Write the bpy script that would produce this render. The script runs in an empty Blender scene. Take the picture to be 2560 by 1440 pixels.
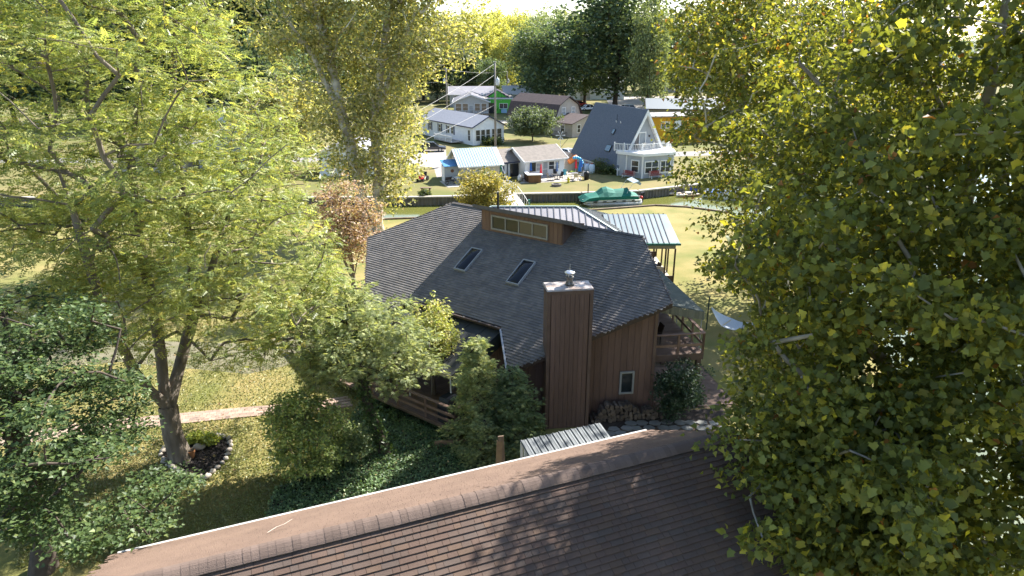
import bpy, math, random
import numpy as np
from mathutils import Vector, Matrix

S = bpy.context.scene
COL = S.collection
R = math.radians
random.seed(7)
RNG = np.random.default_rng(11)

# ---------------------------------------------------------------- camera, sky, sun, exposure
FPX, CAMH, HORY = 1707.0, 16.0, 110.0
PITCH = math.atan((720 - HORY) / FPX)
cd = bpy.data.cameras.new('camera')
cd.sensor_width = 36; cd.lens = 36 * FPX / 2560; cd.clip_end = 6000; cd.clip_start = .1
cam = bpy.data.objects.new('camera', cd); COL.objects.link(cam)
cam.location = (0, 0, CAMH); cam.rotation_euler = (R(90) - PITCH, 0, 0)
S.camera = cam

SUN_AZ, SUN_EL = R(43), R(41)
SUN = Vector((math.sin(SUN_AZ) * math.cos(SUN_EL), math.cos(SUN_AZ) * math.cos(SUN_EL), math.sin(SUN_EL)))
W = bpy.data.worlds.new('World'); S.world = W; W.use_nodes = True
nt = W.node_tree
sky = nt.nodes.new('ShaderNodeTexSky'); sky.sky_type = 'NISHITA'; sky.sun_disc = False
sky.sun_elevation = SUN_EL; sky.sun_rotation = SUN_AZ
sky.air_density = 1.0; sky.dust_density = .6; sky.ozone_density = 1.0
nt.links.new(sky.outputs[0], nt.nodes['Background'].inputs[0])
nt.nodes['Background'].inputs[1].default_value = 0.1
sl = bpy.data.lights.new('sun', 'SUN'); sl.energy = 5.0; sl.angle = R(.53); sl.color = (1, .955, .89)
so = bpy.data.objects.new('sun', sl); COL.objects.link(so)
so.rotation_euler = SUN.to_track_quat('Z', 'Y').to_euler(); so.location = SUN * 200

S.view_settings.view_transform = 'Standard'; S.view_settings.look = 'None'
S.view_settings.exposure = 1.76; S.view_settings.gamma = 1
S.render.engine = 'CYCLES'
S.cycles.use_denoising = True
S.cycles.max_bounces = 5; S.cycles.diffuse_bounces = 3; S.cycles.glossy_bounces = 2; S.cycles.transmission_bounces = 3; S.cycles.use_adaptive_sampling = True; S.cycles.adaptive_threshold = .025
S.cycles.transparent_max_bounces = 8; S.cycles.caustics_reflective = False; S.cycles.caustics_refractive = False

# ---------------------------------------------------------------- photo-to-place helpers (surveying the photograph)
CP, SP = math.cos(PITCH), math.sin(PITCH)
CAM = np.array([0, 0, CAMH])
def ray(x, y):
    a = (x - 1280) / FPX; b = (720 - y) / FPX
    return np.array([a, CP + b * SP, -SP + b * CP])
def G(x, y, z=0.0):
    r = ray(x, y); return CAM + r * ((z - CAMH) / r[2])
def at_depth(x, y, Y):
    r = ray(x, y); return CAM + r * (Y / r[1])
def proj(P):
    P = np.atleast_2d(np.asarray(P, float)) - CAM
    zc = P[:, 1] * CP - P[:, 2] * SP; yc = P[:, 1] * SP + P[:, 2] * CP
    zc = np.where(np.abs(zc) < 1e-3, 1e-3, zc)
    return np.stack([1280 + FPX * P[:, 0] / zc, 720 - FPX * yc / zc, zc], 1)
def in_poly(xy, poly):
    x, y = xy[:, 0], xy[:, 1]; inside = np.zeros(len(x), bool); j = len(poly) - 1
    for i in range(len(poly)):
        xi, yi = poly[i]; xj, yj = poly[j]
        c = ((yi > y) != (yj > y)) & (x < (xj - xi) * (y - yi) / (yj - yi + 1e-9) + xi)
        inside ^= c; j = i
    return inside

# ---------------------------------------------------------------- materials
MATS = {}
def mat(name, col, rough=.8, col2=None, scale=4, detail=4, bump=0, bscale=30, spec=.3, metal=0, attr=False, rnd=0, stretch=None, emit=None):
    if name in MATS: return MATS[name]
    m = bpy.data.materials.new(name); m.use_nodes = True; N = m.node_tree.nodes; L = m.node_tree.links
    b = N['Principled BSDF']; b.inputs['Roughness'].default_value = rough; b.inputs['Metallic'].default_value = metal
    b.inputs['Specular IOR Level'].default_value = spec
    b.inputs['Base Color'].default_value = (*col, 1)
    src = None
    pos = N.new('ShaderNodeNewGeometry').outputs['Position']
    if stretch:
        mp = N.new('ShaderNodeMapping'); mp.inputs['Scale'].default_value = stretch
        L.new(pos, mp.inputs[0]); pos = mp.outputs[0]
    if attr:
        a = N.new('ShaderNodeAttribute'); a.attribute_name = 'col'; src = a.outputs['Color']
    if col2 or attr:
        n = N.new('ShaderNodeTexNoise'); n.inputs['Scale'].default_value = scale; n.inputs['Detail'].default_value = detail
        L.new(pos, n.inputs['Vector'])
        rp = N.new('ShaderNodeValToRGB'); rp.color_ramp.elements[0].position = .36; rp.color_ramp.elements[1].position = .66
        L.new(n.outputs[0], rp.inputs[0])
        mx = N.new('ShaderNodeMix'); mx.data_type = 'RGBA'
        if attr:
            mx.blend_type = 'MULTIPLY'; mx.inputs[0].default_value = .2
            L.new(src, mx.inputs[6]); L.new(rp.outputs[0], mx.inputs[7])
        else:
            L.new(rp.outputs[0], mx.inputs[0]); mx.inputs[6].default_value = (*col, 1); mx.inputs[7].default_value = (*col2, 1)
        src = mx.outputs[2]
    if rnd:
        oi = N.new('ShaderNodeObjectInfo'); hs = N.new('ShaderNodeHueSaturation')
        mr = N.new('ShaderNodeMapRange'); mr.inputs[3].default_value = 1 - rnd; mr.inputs[4].default_value = 1 + rnd
        L.new(oi.outputs['Random'], mr.inputs[0]); L.new(mr.outputs[0], hs.inputs['Value'])
        if src: L.new(src, hs.inputs['Color'])
        else: hs.inputs['Color'].default_value = (*col, 1)
        src = hs.outputs[0]
    if src: L.new(src, b.inputs['Base Color'])
    if bump:
        n2 = N.new('ShaderNodeTexNoise'); n2.inputs['Scale'].default_value = bscale; n2.inputs['Detail'].default_value = 5
        L.new(pos, n2.inputs['Vector'])
        bp = N.new('ShaderNodeBump'); bp.inputs['Strength'].default_value = bump; bp.inputs['Distance'].default_value = .05
        L.new(n2.outputs[0], bp.inputs['Height']); L.new(bp.outputs[0], b.inputs['Normal'])
    MATS[name] = m
    return m

def leafmat(name, trans=.45, tint=(1.25, 1.15, .45), rough=.45, rnd=.0):
    m = bpy.data.materials.new(name); m.use_nodes = True; N = m.node_tree.nodes; L = m.node_tree.links
    b = N['Principled BSDF']; b.inputs['Roughness'].default_value = rough; b.inputs['Specular IOR Level'].default_value = .35
    a = N.new('ShaderNodeAttribute'); a.attribute_name = 'col'; src = a.outputs['Color']
    if rnd:
        oi = N.new('ShaderNodeObjectInfo'); hs = N.new('ShaderNodeHueSaturation')
        mr = N.new('ShaderNodeMapRange'); mr.inputs[3].default_value = 1 - rnd; mr.inputs[4].default_value = 1 + rnd
        L.new(oi.outputs['Random'], mr.inputs[0]); L.new(mr.outputs[0], hs.inputs['Value']); L.new(src, hs.inputs['Color']); src = hs.outputs[0]
    L.new(src, b.inputs['Base Color'])
    mx = N.new('ShaderNodeMix'); mx.data_type = 'RGBA'; mx.blend_type = 'MULTIPLY'; mx.inputs[0].default_value = 1
    L.new(src, mx.inputs[6]); mx.inputs[7].default_value = (*tint, 1)
    t = N.new('ShaderNodeBsdfTranslucent'); L.new(mx.outputs[2], t.inputs[0])
    ms = N.new('ShaderNodeMixShader'); ms.inputs[0].default_value = trans
    L.new(b.outputs[0], ms.inputs[1]); L.new(t.outputs[0], ms.inputs[2])
    L.new(ms.outputs[0], N['Material Output'].inputs[0])
    MATS[name] = m
    return m

def glassmat(name, col, rough=.06):
    return mat(name, col, rough, spec=.5)

# ---------------------------------------------------------------- mesh builder
class MB:
    def __init__(s): s.v = []; s.f = []
    def add(s, vs, fs):
        o = len(s.v); s.v += [tuple(map(float, p)) for p in vs]; s.f += [tuple(i + o for i in f) for f in fs]; return s
    def box(s, x0, x1, y0, y1, z0, z1):
        v = [(x, y, z) for z in (z0, z1) for y in (y0, y1) for x in (x0, x1)]
        return s.add(v, [(0, 2, 3, 1), (4, 5, 7, 6), (0, 1, 5, 4), (2, 6, 7, 3), (0, 4, 6, 2), (1, 3, 7, 5)])
    def bar(s, p, q, w=.05, h=None, up=(0, 0, 1)):
        p, q = Vector(p), Vector(q); d = (q - p).normalized(); up = Vector(up)
        if abs(d.dot(up)) > .98: up = Vector((0, 1, 0))
        a = d.cross(up).normalized(); b = a.cross(d); h = w if h is None else h
        v = [e + a * sx * w / 2 + b * sy * h / 2 for e in (p, q) for sx, sy in ((-1, -1), (1, -1), (1, 1), (-1, 1))]
        return s.add(v, [(0, 3, 2, 1), (4, 5, 6, 7), (0, 1, 5, 4), (1, 2, 6, 5), (2, 3, 7, 6), (3, 0, 4, 7)])
    def tube(s, p, q, r0, r1=None, n=8, cap=True):
        p, q = Vector(p), Vector(q); r1 = r0 if r1 is None else r1; d = (q - p).normalized()
        up = Vector((0, 0, 1)) if abs(d.z) < .95 else Vector((1, 0, 0))
        a = d.cross(up).normalized(); b = a.cross(d)
        v = [c + (a * math.cos(t) + b * math.sin(t)) * r for c, r in ((p, r0), (q, r1)) for t in [2 * math.pi * i / n for i in range(n)]]
        f = [(i, (i + 1) % n, n + (i + 1) % n, n + i) for i in range(n)]
        if cap: f += [tuple(range(n - 1, -1, -1)), tuple(range(n, 2 * n))]
        return s.add(v, f)
    def path(s, pts, r, n=6):
        for i in range(len(pts) - 1):
            s.tube(pts[i], pts[i + 1], r if not hasattr(r, '__len__') else r[i], r if not hasattr(r, '__len__') else r[i + 1], n)
        return s
    def prism(s, pts, vec):
        n = len(pts); pts = [Vector(p) for p in pts]; vec = Vector(vec)
        return s.add(pts + [p + vec for p in pts], [tuple(range(n - 1, -1, -1)), tuple(range(n, 2 * n))] + [(i, (i + 1) % n, n + (i + 1) % n, n + i) for i in range(n)])
    def lathe(s, c, prof, n=12):
        v = [(c[0] + r * math.cos(2 * math.pi * i / n), c[1] + r * math.sin(2 * math.pi * i / n), c[2] + z) for r, z in prof for i in range(n)]
        f = [(k * n + i, k * n + (i + 1) % n, (k + 1) * n + (i + 1) % n, (k + 1) * n + i) for k in range(len(prof) - 1) for i in range(n)]
        f += [tuple(range(n - 1, -1, -1)), tuple(range((len(prof) - 1) * n, len(prof) * n))]
        return s.add(v, f)
    def blob(s, c, r, n=8, m=5, jit=.15):
        c = Vector(c); v = []; rr = r if hasattr(r, '__len__') else (r, r, r)
        v.append(c + Vector((0, 0, -rr[2])))
        for k in range(1, m):
            ph = -math.pi / 2 + math.pi * k / m
            for i in range(n):
                t = 2 * math.pi * i / n; j = 1 + random.uniform(-jit, jit)
                v.append(c + Vector((rr[0] * math.cos(ph) * math.cos(t), rr[1] * math.cos(ph) * math.sin(t), rr[2] * math.sin(ph))) * j)
        v.append(c + Vector((0, 0, rr[2]))); e = len(v) - 1
        f = [(0, 1 + (i + 1) % n, 1 + i) for i in range(n)]
        f += [(1 + k * n + i, 1 + k * n + (i + 1) % n, 1 + (k + 1) * n + (i + 1) % n, 1 + (k + 1) * n + i) for k in range(m - 2) for i in range(n)]
        f += [(1 + (m - 2) * n + i, 1 + (m - 2) * n + (i + 1) % n, e) for i in range(n)]
        return s.add(v, f)
    def mesh(s, name, m=None, smooth=False):
        me = bpy.data.meshes.new(name); me.from_pydata(s.v, [], s.f); me.validate()
        if m: me.materials.append(m)
        if smooth: me.shade_smooth()
        return me
    def build(s, name, m, parent=None, smooth=False):
        return link(name, s.mesh(name, m, smooth), parent)

def link(name, me, parent=None, loc=None, rot=None):
    o = bpy.data.objects.new(name, me); COL.objects.link(o)
    if parent: o.parent = parent
    if loc is not None: o.location = loc
    if rot is not None: o.rotation_euler = rot
    return o
def tag(o, label=None, cat=None, group=None, kind=None):
    if label: o['label'] = label
    if cat: o['category'] = cat
    if group: o['group'] = group
    if kind: o['kind'] = kind
    return o
def thing(name, label, cat, loc=(0, 0, 0), yaw=0, group=None):
    o = bpy.data.objects.new(name, None); COL.objects.link(o); o.empty_display_size = .2
    o.location = [float(c) for c in loc]; o.rotation_euler = (0, 0, yaw)
    return tag(o, label, cat, group)
def copy_tree(o, loc=None, yaw=None, label=None, parent=None, scale=None):
    c = o.copy(); COL.objects.link(c)
    if parent: c.parent = parent
    if loc is not None: c.location = [float(a) for a in loc]
    if yaw is not None: c.rotation_euler = (0, 0, yaw)
    if scale is not None: c.scale = scale
    if label: c['label'] = label
    for ch in list(o.children): copy_tree(ch, parent=c)
    return c
def colour_attr(me, cols):
    a = me.color_attributes.new('col', 'FLOAT_COLOR', 'POINT')
    c = np.ones((len(cols), 4), np.float32); c[:, :3] = cols
    a.data.foreach_set('color', c.ravel())
def np_mesh(name, V, F, m, cols=None):
    """V (n,3), F (k,3 or 4) -> mesh"""
    me = bpy.data.meshes.new(name); n, k = F.shape
    me.vertices.add(len(V)); me.vertices.foreach_set('co', np.ascontiguousarray(V, np.float32).ravel())
    me.loops.add(n * k); me.loops.foreach_set('vertex_index', np.ascontiguousarray(F, np.int32).ravel())
    me.polygons.add(n); me.polygons.foreach_set('loop_start', np.arange(0, n * k, k, dtype=np.int32))
    me.update(calc_edges=True); me.materials.append(m)
    if cols is not None: colour_attr(me, cols)
    return me

# ---------------------------------------------------------------- foliage
def tpl(kind):
    """leaf templates, stem at origin, blade along +x, unit length; triangles"""
    if kind == 'lobed':      # broad five-lobed leaf, folded a little at the midrib
        o = [(-.02, 0), (-.1, .24), (.05, .52), (.29, .42), (.55, .57), (1, .03), (.52, -.58), (.31, -.4), (.0, -.53), (-.08, -.2)]
        v = [(.32, 0, -.05)] + [(x, y, abs(y) * .34 - .28 * x * x + .1 * y * y) for x, y in o]
        f = [(0, 1 + i, 1 + (i + 1) % 10) for i in range(10)]
    elif kind == 'star':     # small maple-like leaf
        o = [(0, 0), (0, .32), (.25, .27), (.38, .5), (.56, .22), (1, 0), (.56, -.22), (.38, -.5), (.25, -.27), (0, -.32)]
        v = [(x, y, abs(y) * .25 - .1 * x * x) for x, y in o]
        f = [(0, i, i + 1) for i in range(1, 9)]
    elif kind == 'star4':    # the same, for trees farther off
        v = [(0, 0, 0), (.22, .42, .1), (1, 0, -.1), (.22, -.42, .1), (.5, .25, .03), (.5, -.25, .03)]; f = [(0, 4, 1), (0, 2, 4), (0, 5, 2), (0, 3, 5)]
    elif kind == 'oval':
        v = [(0, 0, 0), (.5, .36, .1), (1, 0, -.06), (.5, -.36, .1)]; f = [(0, 2, 1), (0, 3, 2)]
    elif kind == 'frond':    # drooping feathery compound leaf: leaflets either side of the midrib
        v = []; f = []
        for i in range(4):
            x = .12 + .24 * i; z = -.2 * x * x; l = .34 - .04 * i
            for sg in (1, -1):
                o = len(v); v += [(x, 0, z), (x + .17, sg * l * .55, z - .03), (x + .2, sg * l, z - .14), (x + .04, sg * l * .6, z - .05)][:3]
                f.append((o, o + 1, o + 2) if sg > 0 else (o, o + 2, o + 1))
                v[-1] = (x + .06, sg * l, z - .12); v[-2] = (x + .26, sg * l * .5, z - .07)
    else:                    # needle: flat evergreen spray of narrow fingers
        v = []; f = []
        for a, l in ((0, 1), (.75, .55), (-.75, .55), (.35, .8), (-.35, .8)):
            o = len(v); c, s_ = math.cos(a), math.sin(a)
            v += [(0.1 * abs(a), 0, 0), (l * .5 * c - .05 * s_, l * .5 * s_ + .05 * c, .0), (l * c, l * s_, -.14 * l), (l * .5 * c + .05 * s_, l * .5 * s_ - .05 * c, 0)]
            f += [(o, o + 1, o + 2), (o, o + 2, o + 3)]
    return np.array(v, float), np.array(f, int)

def leaf_arrays(P, size, kind, pal, up=.6, out=None, droop=0., jit=.25):
    """oriented leaves at points P; out = directions the blades point to (n,3) or None"""
    n = len(P); T, F = tpl(kind)
    nr = RNG.normal(size=(n, 3)) * (1 - up) + np.array([0, 0, up]); nr /= np.linalg.norm(nr, axis=1, keepdims=True)
    d = RNG.normal(size=(n, 3))
    if out is not None: d = d * .6 + out
    d[:, 2] -= droop
    d -= (d * nr).sum(1, keepdims=True) * nr; d /= np.linalg.norm(d, axis=1, keepdims=True) + 1e-9
    b = np.cross(nr, d); sz = size * RNG.uniform(.65, 1.3, (n, 1, 1))
    V = P[:, None, :] + sz * (T[None, :, 0, None] * d[:, None, :] + T[None, :, 1, None] * b[:, None, :] + T[None, :, 2, None] * nr[:, None, :])
    cols = np.array([c for c, w in pal]); ws = np.array([w for c, w in pal], float); ws /= ws.sum()
    c = cols[RNG.choice(len(cols), n, p=ws)] * RNG.uniform(1 - jit, 1 + jit, (n, 1))
    k = len(T)
    return V.reshape(-1, 3), (F[None] + (np.arange(n) * k)[:, None, None]).reshape(-1, 3), np.repeat(c, k, 0), (d, nr, sz[:, 0, 0], c)

def ellipsoid_pts(ells, n, seed, mind=.0, shell=.45, mask=None, keep=None):
    """clump centres in a union of ellipsoids (centre, radii), denser towards the outside"""
    rg = np.random.default_rng(seed); w = np.array([e[1][0] * e[1][1] * e[1][2] for e in ells], float); w /= w.sum(); out = []
    tries = 0
    while len(out) < n and tries < 60:
        tries += 1
        e = rg.choice(len(ells), n * 2, p=w); u = rg.normal(size=(n * 2, 3)); u /= np.linalg.norm(u, axis=1, keepdims=True)
        r = rg.uniform(0, 1, (n * 2, 1)) ** shell
        P = np.array([ells[i][0] for i in e]) + u * r * np.array([ells[i][1] for i in e])
        if mask is not None: P = P[in_poly(proj(P)[:, :2], mask)]
        if keep is not None: P = P[keep(P)]
        for q in P:
            if mind and out and np.min(np.sum((np.array(out) - q) ** 2, 1)) < mind * mind: continue
            out.append(q)
            if len(out) >= n: break
    return np.array(out)

def skeleton(trunks, clumps, r0, seed=1, wob=.12, upbias=.7):
    """trunks: list of polylines (first starts on the ground); every clump is reached by a branch; returns pos, parent, radius"""
    rg = np.random.default_rng(seed); pos = []; par = []
    for t in trunks:
        t = [np.array(p, float) for p in t]
        prev = -1
        if pos: prev = int(np.argmin([np.sum((p - t[0]) ** 2) for p in pos]))
        for i, p in enumerate(t):
            if i == 0 and prev >= 0: continue
            if i == 0: pos.append(p); par.append(-1); prev = 0; continue
            q0 = t[i - 1]; k = max(1, int(np.linalg.norm(p - q0) / 1.0))
            for j in range(1, k + 1):
                pos.append(q0 + (p - q0) * j / k + rg.normal(size=3) * .04); par.append(prev); prev = len(pos) - 1
    nt_ = len(pos); A = np.array(pos)
    order = np.argsort([np.min(np.sum((A - c) ** 2, 1)) for c in clumps])
    tips = []
    for ci in order:
        c = clumps[ci]; A = np.array(pos)
        d = np.linalg.norm(A - c, axis=1)
        cost = d + upbias * np.maximum(0, A[:, 2] - c[2] + .15 * d)
        cost[0] += 5
        j = int(np.argmin(cost)); a = A[j]; L = np.linalg.norm(c - a); k = max(2, int(L / .8) + 1); prev = j
        bend = np.array([0, 0, .07 * L]) + rg.normal(size=3) * wob * L * .5
        for i in range(1, k + 1):
            t = i / k
            pos.append(a + (c - a) * t + bend * math.sin(math.pi * t) * .5 + (rg.normal(size=3) * wob * .12 * L if i < k else 0)); par.append(prev); prev = len(pos) - 1
        tips.append(prev)
    n = len(pos); cnt = np.zeros(n); cnt[tips] = 1
    for i in range(n - 1, 0, -1): cnt[par[i]] += cnt[i]
    rad = r0 * np.sqrt(np.maximum(cnt, .6) / max(1, cnt[0])); rad[:nt_] = np.maximum(rad[:nt_], r0 * .12)
    return np.array(pos), par, np.maximum(rad, .012)

def branch_mesh(name, pos, par, rad, m, seg=6, flare=1.5):
    V = []; F = []
    ang = np.linspace(0, 2 * np.pi, seg, endpoint=False)
    for i in range(len(pos)):
        p = par[i]
        if p < 0: continue
        a, b = pos[p], pos[i]; d = b - a; L = np.linalg.norm(d)
        if L < 1e-5: continue
        d = d / L; up = np.array([0, 0, 1.]) if abs(d[2]) < .9 else np.array([1., 0, 0])
        x = np.cross(d, up); x /= np.linalg.norm(x); y = np.cross(x, d)
        ra = min(rad[p], rad[i] * 1.35); ra = rad[p] * flare if p == 0 else ra; rb = rad[i]
        o = len(V)
        for c, r in ((a - d * ra * .15, ra), (b + d * rb * .1, rb)):
            for t in ang: V.append(c + (x * math.cos(t) + y * math.sin(t)) * r)
        for k in range(seg): F.append((o + k, o + (k + 1) % seg, o + seg + (k + 1) % seg, o + seg + k))
    me = np_mesh(name, np.array(V), np.array(F), m); me.shade_smooth()
    return me

def tuft(clumps, per, rad, flat=.6, sub=3):
    """leaf points in and around each clump, in smaller sub-tufts; also the outward direction"""
    n = len(clumps); per = int(per)
    r = rad if hasattr(rad, '__len__') else np.full(n, rad)
    sc = clumps[:, None, :] + RNG.normal(size=(n, sub, 3)) * np.array([.62, .62, .62 * flat]) * np.array(r)[:, None, None]
    ix = RNG.integers(0, sub, (n, per)); cc = np.take_along_axis(sc, ix[:, :, None].repeat(3, 2), 1)
    off = RNG.normal(size=(n, per, 3)) * np.array([.42, .42, .42 * flat]) * np.array(r)[:, None, None]
    P = (cc + off).reshape(-1, 3); O = (cc + off - clumps[:, None, :]).reshape(-1, 3)
    return P, O / (np.linalg.norm(O, axis=1, keepdims=True) + 1e-6)

def tree(name, label, base, trunks, clumps, r0, bark, leaf, kind, pal, per=60, crad=.8, size=.2, up=.6, flat=.6, droop=.2, group=None,
         singles=0, seed=1, sub=3, cat='tree', upbias=.7, jit=.25, wob=.12, flare=1.5, leafkeep=None):
    base = np.array(base, float)
    t = thing(name, label, cat, base, 0, group)
    pos, par, rad = skeleton(trunks, clumps, r0, seed, wob, upbias)
    link('trunk', branch_mesh('trunk', pos - base, par, rad, bark, flare=flare), t)
    P, O = tuft(clumps, per, crad, flat, sub)
    P[:, 2] = np.maximum(P[:, 2], base[2] + .05)
    if leafkeep is not None:
        k = leafkeep(P); P, O = P[k], O[k]
    if singles:
        q = proj(P); vis = (q[:, 0] > 0) & (q[:, 0] < 2560) & (q[:, 1] > 0) & (q[:, 1] < 1440) & (q[:, 2] > 1)
        dist = np.where(vis, q[:, 2], 1e9); near = np.argsort(dist)[:singles]
        m = np.ones(len(P), bool); m[near] = False
        Pn, On = P[near], O[near]; P, O = P[m], O[m]
        _, _, _, (d, nr, sz, c) = leaf_arrays(Pn, size, kind, pal, up, On, droop, jit)
        T, Fq = tpl(kind); vs = []
        for cc, w in pal:
            me = np_mesh('leaf', T, Fq, leaf, np.tile(np.array(cc), (len(T), 1))); vs.append(me)
        cl = np.array([c_ for c_, w in pal])
        for i in range(len(Pn)):
            k = int(np.argmin(np.sum((cl / (cl.sum(1, keepdims=True)) - c[i] / c[i].sum()) ** 2, 1)))
            o = link('leaf', vs[k], t); b = np.cross(nr[i], d[i])
            M = Matrix(((d[i][0], b[0], nr[i][0]), (d[i][1], b[1], nr[i][1]), (d[i][2], b[2], nr[i][2]))).to_4x4()
            M.translation = Pn[i] - base
            o.matrix_local = M @ Matrix.Scale(sz[i], 4)
    if kind == 'lobed':      # broad lobes near the camera, simpler blades behind them
        fr = proj(P)[:, 2] > 14.5; V2, F2, C2, _ = leaf_arrays(P[fr], size * 1.1, 'star4', pal, up, O[fr], droop, jit)
        o = link('inner_crown', np_mesh('inner_crown', V2 - base, F2, leaf, C2), t); o['kind'] = 'stuff'; P, O = P[~fr], O[~fr]
    V, F, C, _ = leaf_arrays(P, size, kind, pal, up, O, droop, jit)
    cr = link('crown', np_mesh('crown', V - base, F, leaf, C), t); cr['kind'] = 'stuff'
    return t

# ================================================================ SETTING
M_lawn = mat('lawn_grass', (.26, .21, .085), .95, (.15, .155, .048), .35, 8, bump=.5, bscale=14, spec=.1)
M_lawn2 = mat('far_grass', (.2, .165, .075), .95, (.12, .13, .042), .16, 8, bump=.4, bscale=9, spec=.1)
M_conc = mat('concrete', (.42, .38, .33), .9, (.33, .3, .26), .8, 6, bump=.15)
M_earth = mat('earth', (.12, .085, .055), .95, (.07, .05, .035), 1.5, bump=.5)
M_wood = mat('weathered_wood', (.22, .16, .11), .85, (.15, .1, .07), 3, bump=.2, stretch=(1, 1, .3))
M_timber = mat('timber', (.28, .19, .11), .85, (.2, .13, .08), 3, bump=.2)

def water_mat(name, col, rough, bsc, bst, spec=.5):
    m = mat(name, col, rough, spec=spec); N = m.node_tree.nodes; L = m.node_tree.links
    g = N.new('ShaderNodeNewGeometry'); mp = N.new('ShaderNodeMapping'); mp.inputs['Scale'].default_value = (1, .45, 1)
    n = N.new('ShaderNodeTexNoise'); n.inputs['Scale'].default_value = bsc; n.inputs['Detail'].default_value = 4
    b = N.new('ShaderNodeBump'); b.inputs['Strength'].default_value = bst; b.inputs['Distance'].default_value = .1
    L.new(g.outputs['Position'], mp.inputs[0]); L.new(mp.outputs[0], n.inputs[0]); L.new(n.outputs[0], b.inputs['Height'])
    L.new(b.outputs[0], N['Principled BSDF'].inputs['Normal']); return m
M_lake = water_mat('lake_water', (.09, .115, .05), .08, .9, .3)
M_canal = water_mat('canal_water', (.12, .125, .03), .1, 1.4, .06, .35)
WZ = -.85
CANAL_NEAR = [(-400, 58), (-60, 61)] + [tuple(G(*q)[:2]) for q in ((800, 556), (950, 550), (1200, 541), (1479, 527), (1640, 515), (1717, 519), (1824, 533))]
CANAL_FAR = [(-3000, 74), (-60, 74)] + [tuple(G(*q)[:2]) for q in ((1019, 495), (1131, 493), (1272, 487), (1454, 484), (1597, 479), (1750, 462))]
SHORE = [(25, 58), (23.5, 46), (20.5, 34), (17.5, 26), (15.5, 20), (14.5, 13), (15, 4), (17, -60)]
FARSHORE = [(34, 92), (60, 112), (140, 170), (600, 330), (3000, 420)]

def sheet(name, pts, z, m, parent=None, kind='structure', depth=None):
    b = MB()
    if depth: b.prism([(x, y, z - depth) for x, y in pts], (0, 0, depth))
    else: b.add([(x, y, z) for x, y in pts], [tuple(range(len(pts)))])
    o = b.build(name, m, parent)
    if kind and not parent: o['kind'] = kind
    return o
sheet('lake', [(-9, -80), (3000, -80), (3000, 1200), (10, 1200), (10, 56), (-9, 56)], WZ - .01, M_lake)
sheet('canal', [(-500, 50), (26, 50), (30, 80), (30, 110), (-500, 110)], WZ, M_canal)
sheet('lawn', CANAL_NEAR + SHORE + [(-400, -60)], 0, M_lawn, depth=2.0)
sheet('far_lawn', CANAL_FAR + FARSHORE + [(3000, 4000), (-3000, 4000)], 0, M_lawn2, depth=2.0)

# pale lanes and drives on the far bank
M_lane = mat('pale_lane', (.33, .3, .265), .95, (.27, .24, .21), .3, 6)
sheet('driveway', [tuple(G(*q)[:2]) for q in ((960, 400), (1000, 376), (1115, 372), (1116, 398), (1106, 412), (1108, 440), (1092, 445), (1085, 420), (1045, 415))], .012, M_lane)
sheet('lane', [(-120, 97), (-30, 98.5), (9, 101), (70, 112), (70, 116.5), (9, 105.5), (-30, 103), (-120, 101.5)], .008, mat('lane_asphalt', (.2, .19, .18), .95, (.25, .23, .21), .4))
sheet('road', [(-140, 147), (-20, 148), (40, 153), (200, 170), (200, 176), (40, 159), (-20, 154), (-140, 153)], .008, M_lane)
sheet('parking_lot', [(24, 160), (80, 165), (110, 230), (30, 230)], .01, M_lane)

# seawall on the far bank: sheet piling under a concrete cap
M_pile = mat('sheet_piling', (.17, .145, .12), .8, (.11, .1, .09), 1.2, bump=.2)
sw = thing('seawall', 'long corrugated seawall with concrete cap along the far canal bank', 'seawall', (0, 75, 0))
cap = MB(); pile = MB(); fp = CANAL_FAR[1:]
for (x0, y0), (x1, y1) in zip(fp[:-1], fp[1:]):
    d = Vector((x1 - x0, y1 - y0, 0)); L_ = d.length; d.normalize(); n_ = Vector((d.y, -d.x, 0))
    cap.prism([Vector((x0, y0 - 75, .02)) - d * .05 - n_ * .35, Vector((x0, y0 - 75, .02)) - d * .05 + n_ * .2, Vector((x1, y1 - 75, .02)) + d * .05 + n_ * .2, Vector((x1, y1 - 75, .02)) + d * .05 - n_ * .35], (0, 0, .14))
    k = int(L_ / .11); pr = []
    for i in range(k + 1):
        w_ = .12 if (i // 2) % 2 else .02
        pr.append(Vector((x0, y0 - 75, 0)) + d * (L_ * i / k) + n_ * w_)
    o0 = len(pile.v); pile.v += [(p.x, p.y, z) for p in pr for z in (-1.4, .02)]
    pile.f += [(o0 + 2 * i, o0 + 2 * i + 2, o0 + 2 * i + 3, o0 + 2 * i + 1) for i in range(k)]
cap.build('cap', M_conc, sw); pile.build('sheet_pile', M_pile, sw)
ed = thing('bank_edging', 'low dark timber edging along the near canal bank', 'edging', (0, 66, 0))
e_ = MB()
for (x0, y0), (x1, y1) in zip(CANAL_NEAR[1:-1], CANAL_NEAR[2:]):
    e_.bar((x0, y0 - 66 + .1, -.1), (x1, y1 - 66 + .1, -.1), .22, .5)
e_.build('beam', mat('edging_timber', (.14, .1, .075), .9, (.22, .17, .12), 1.5), ed)

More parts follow.
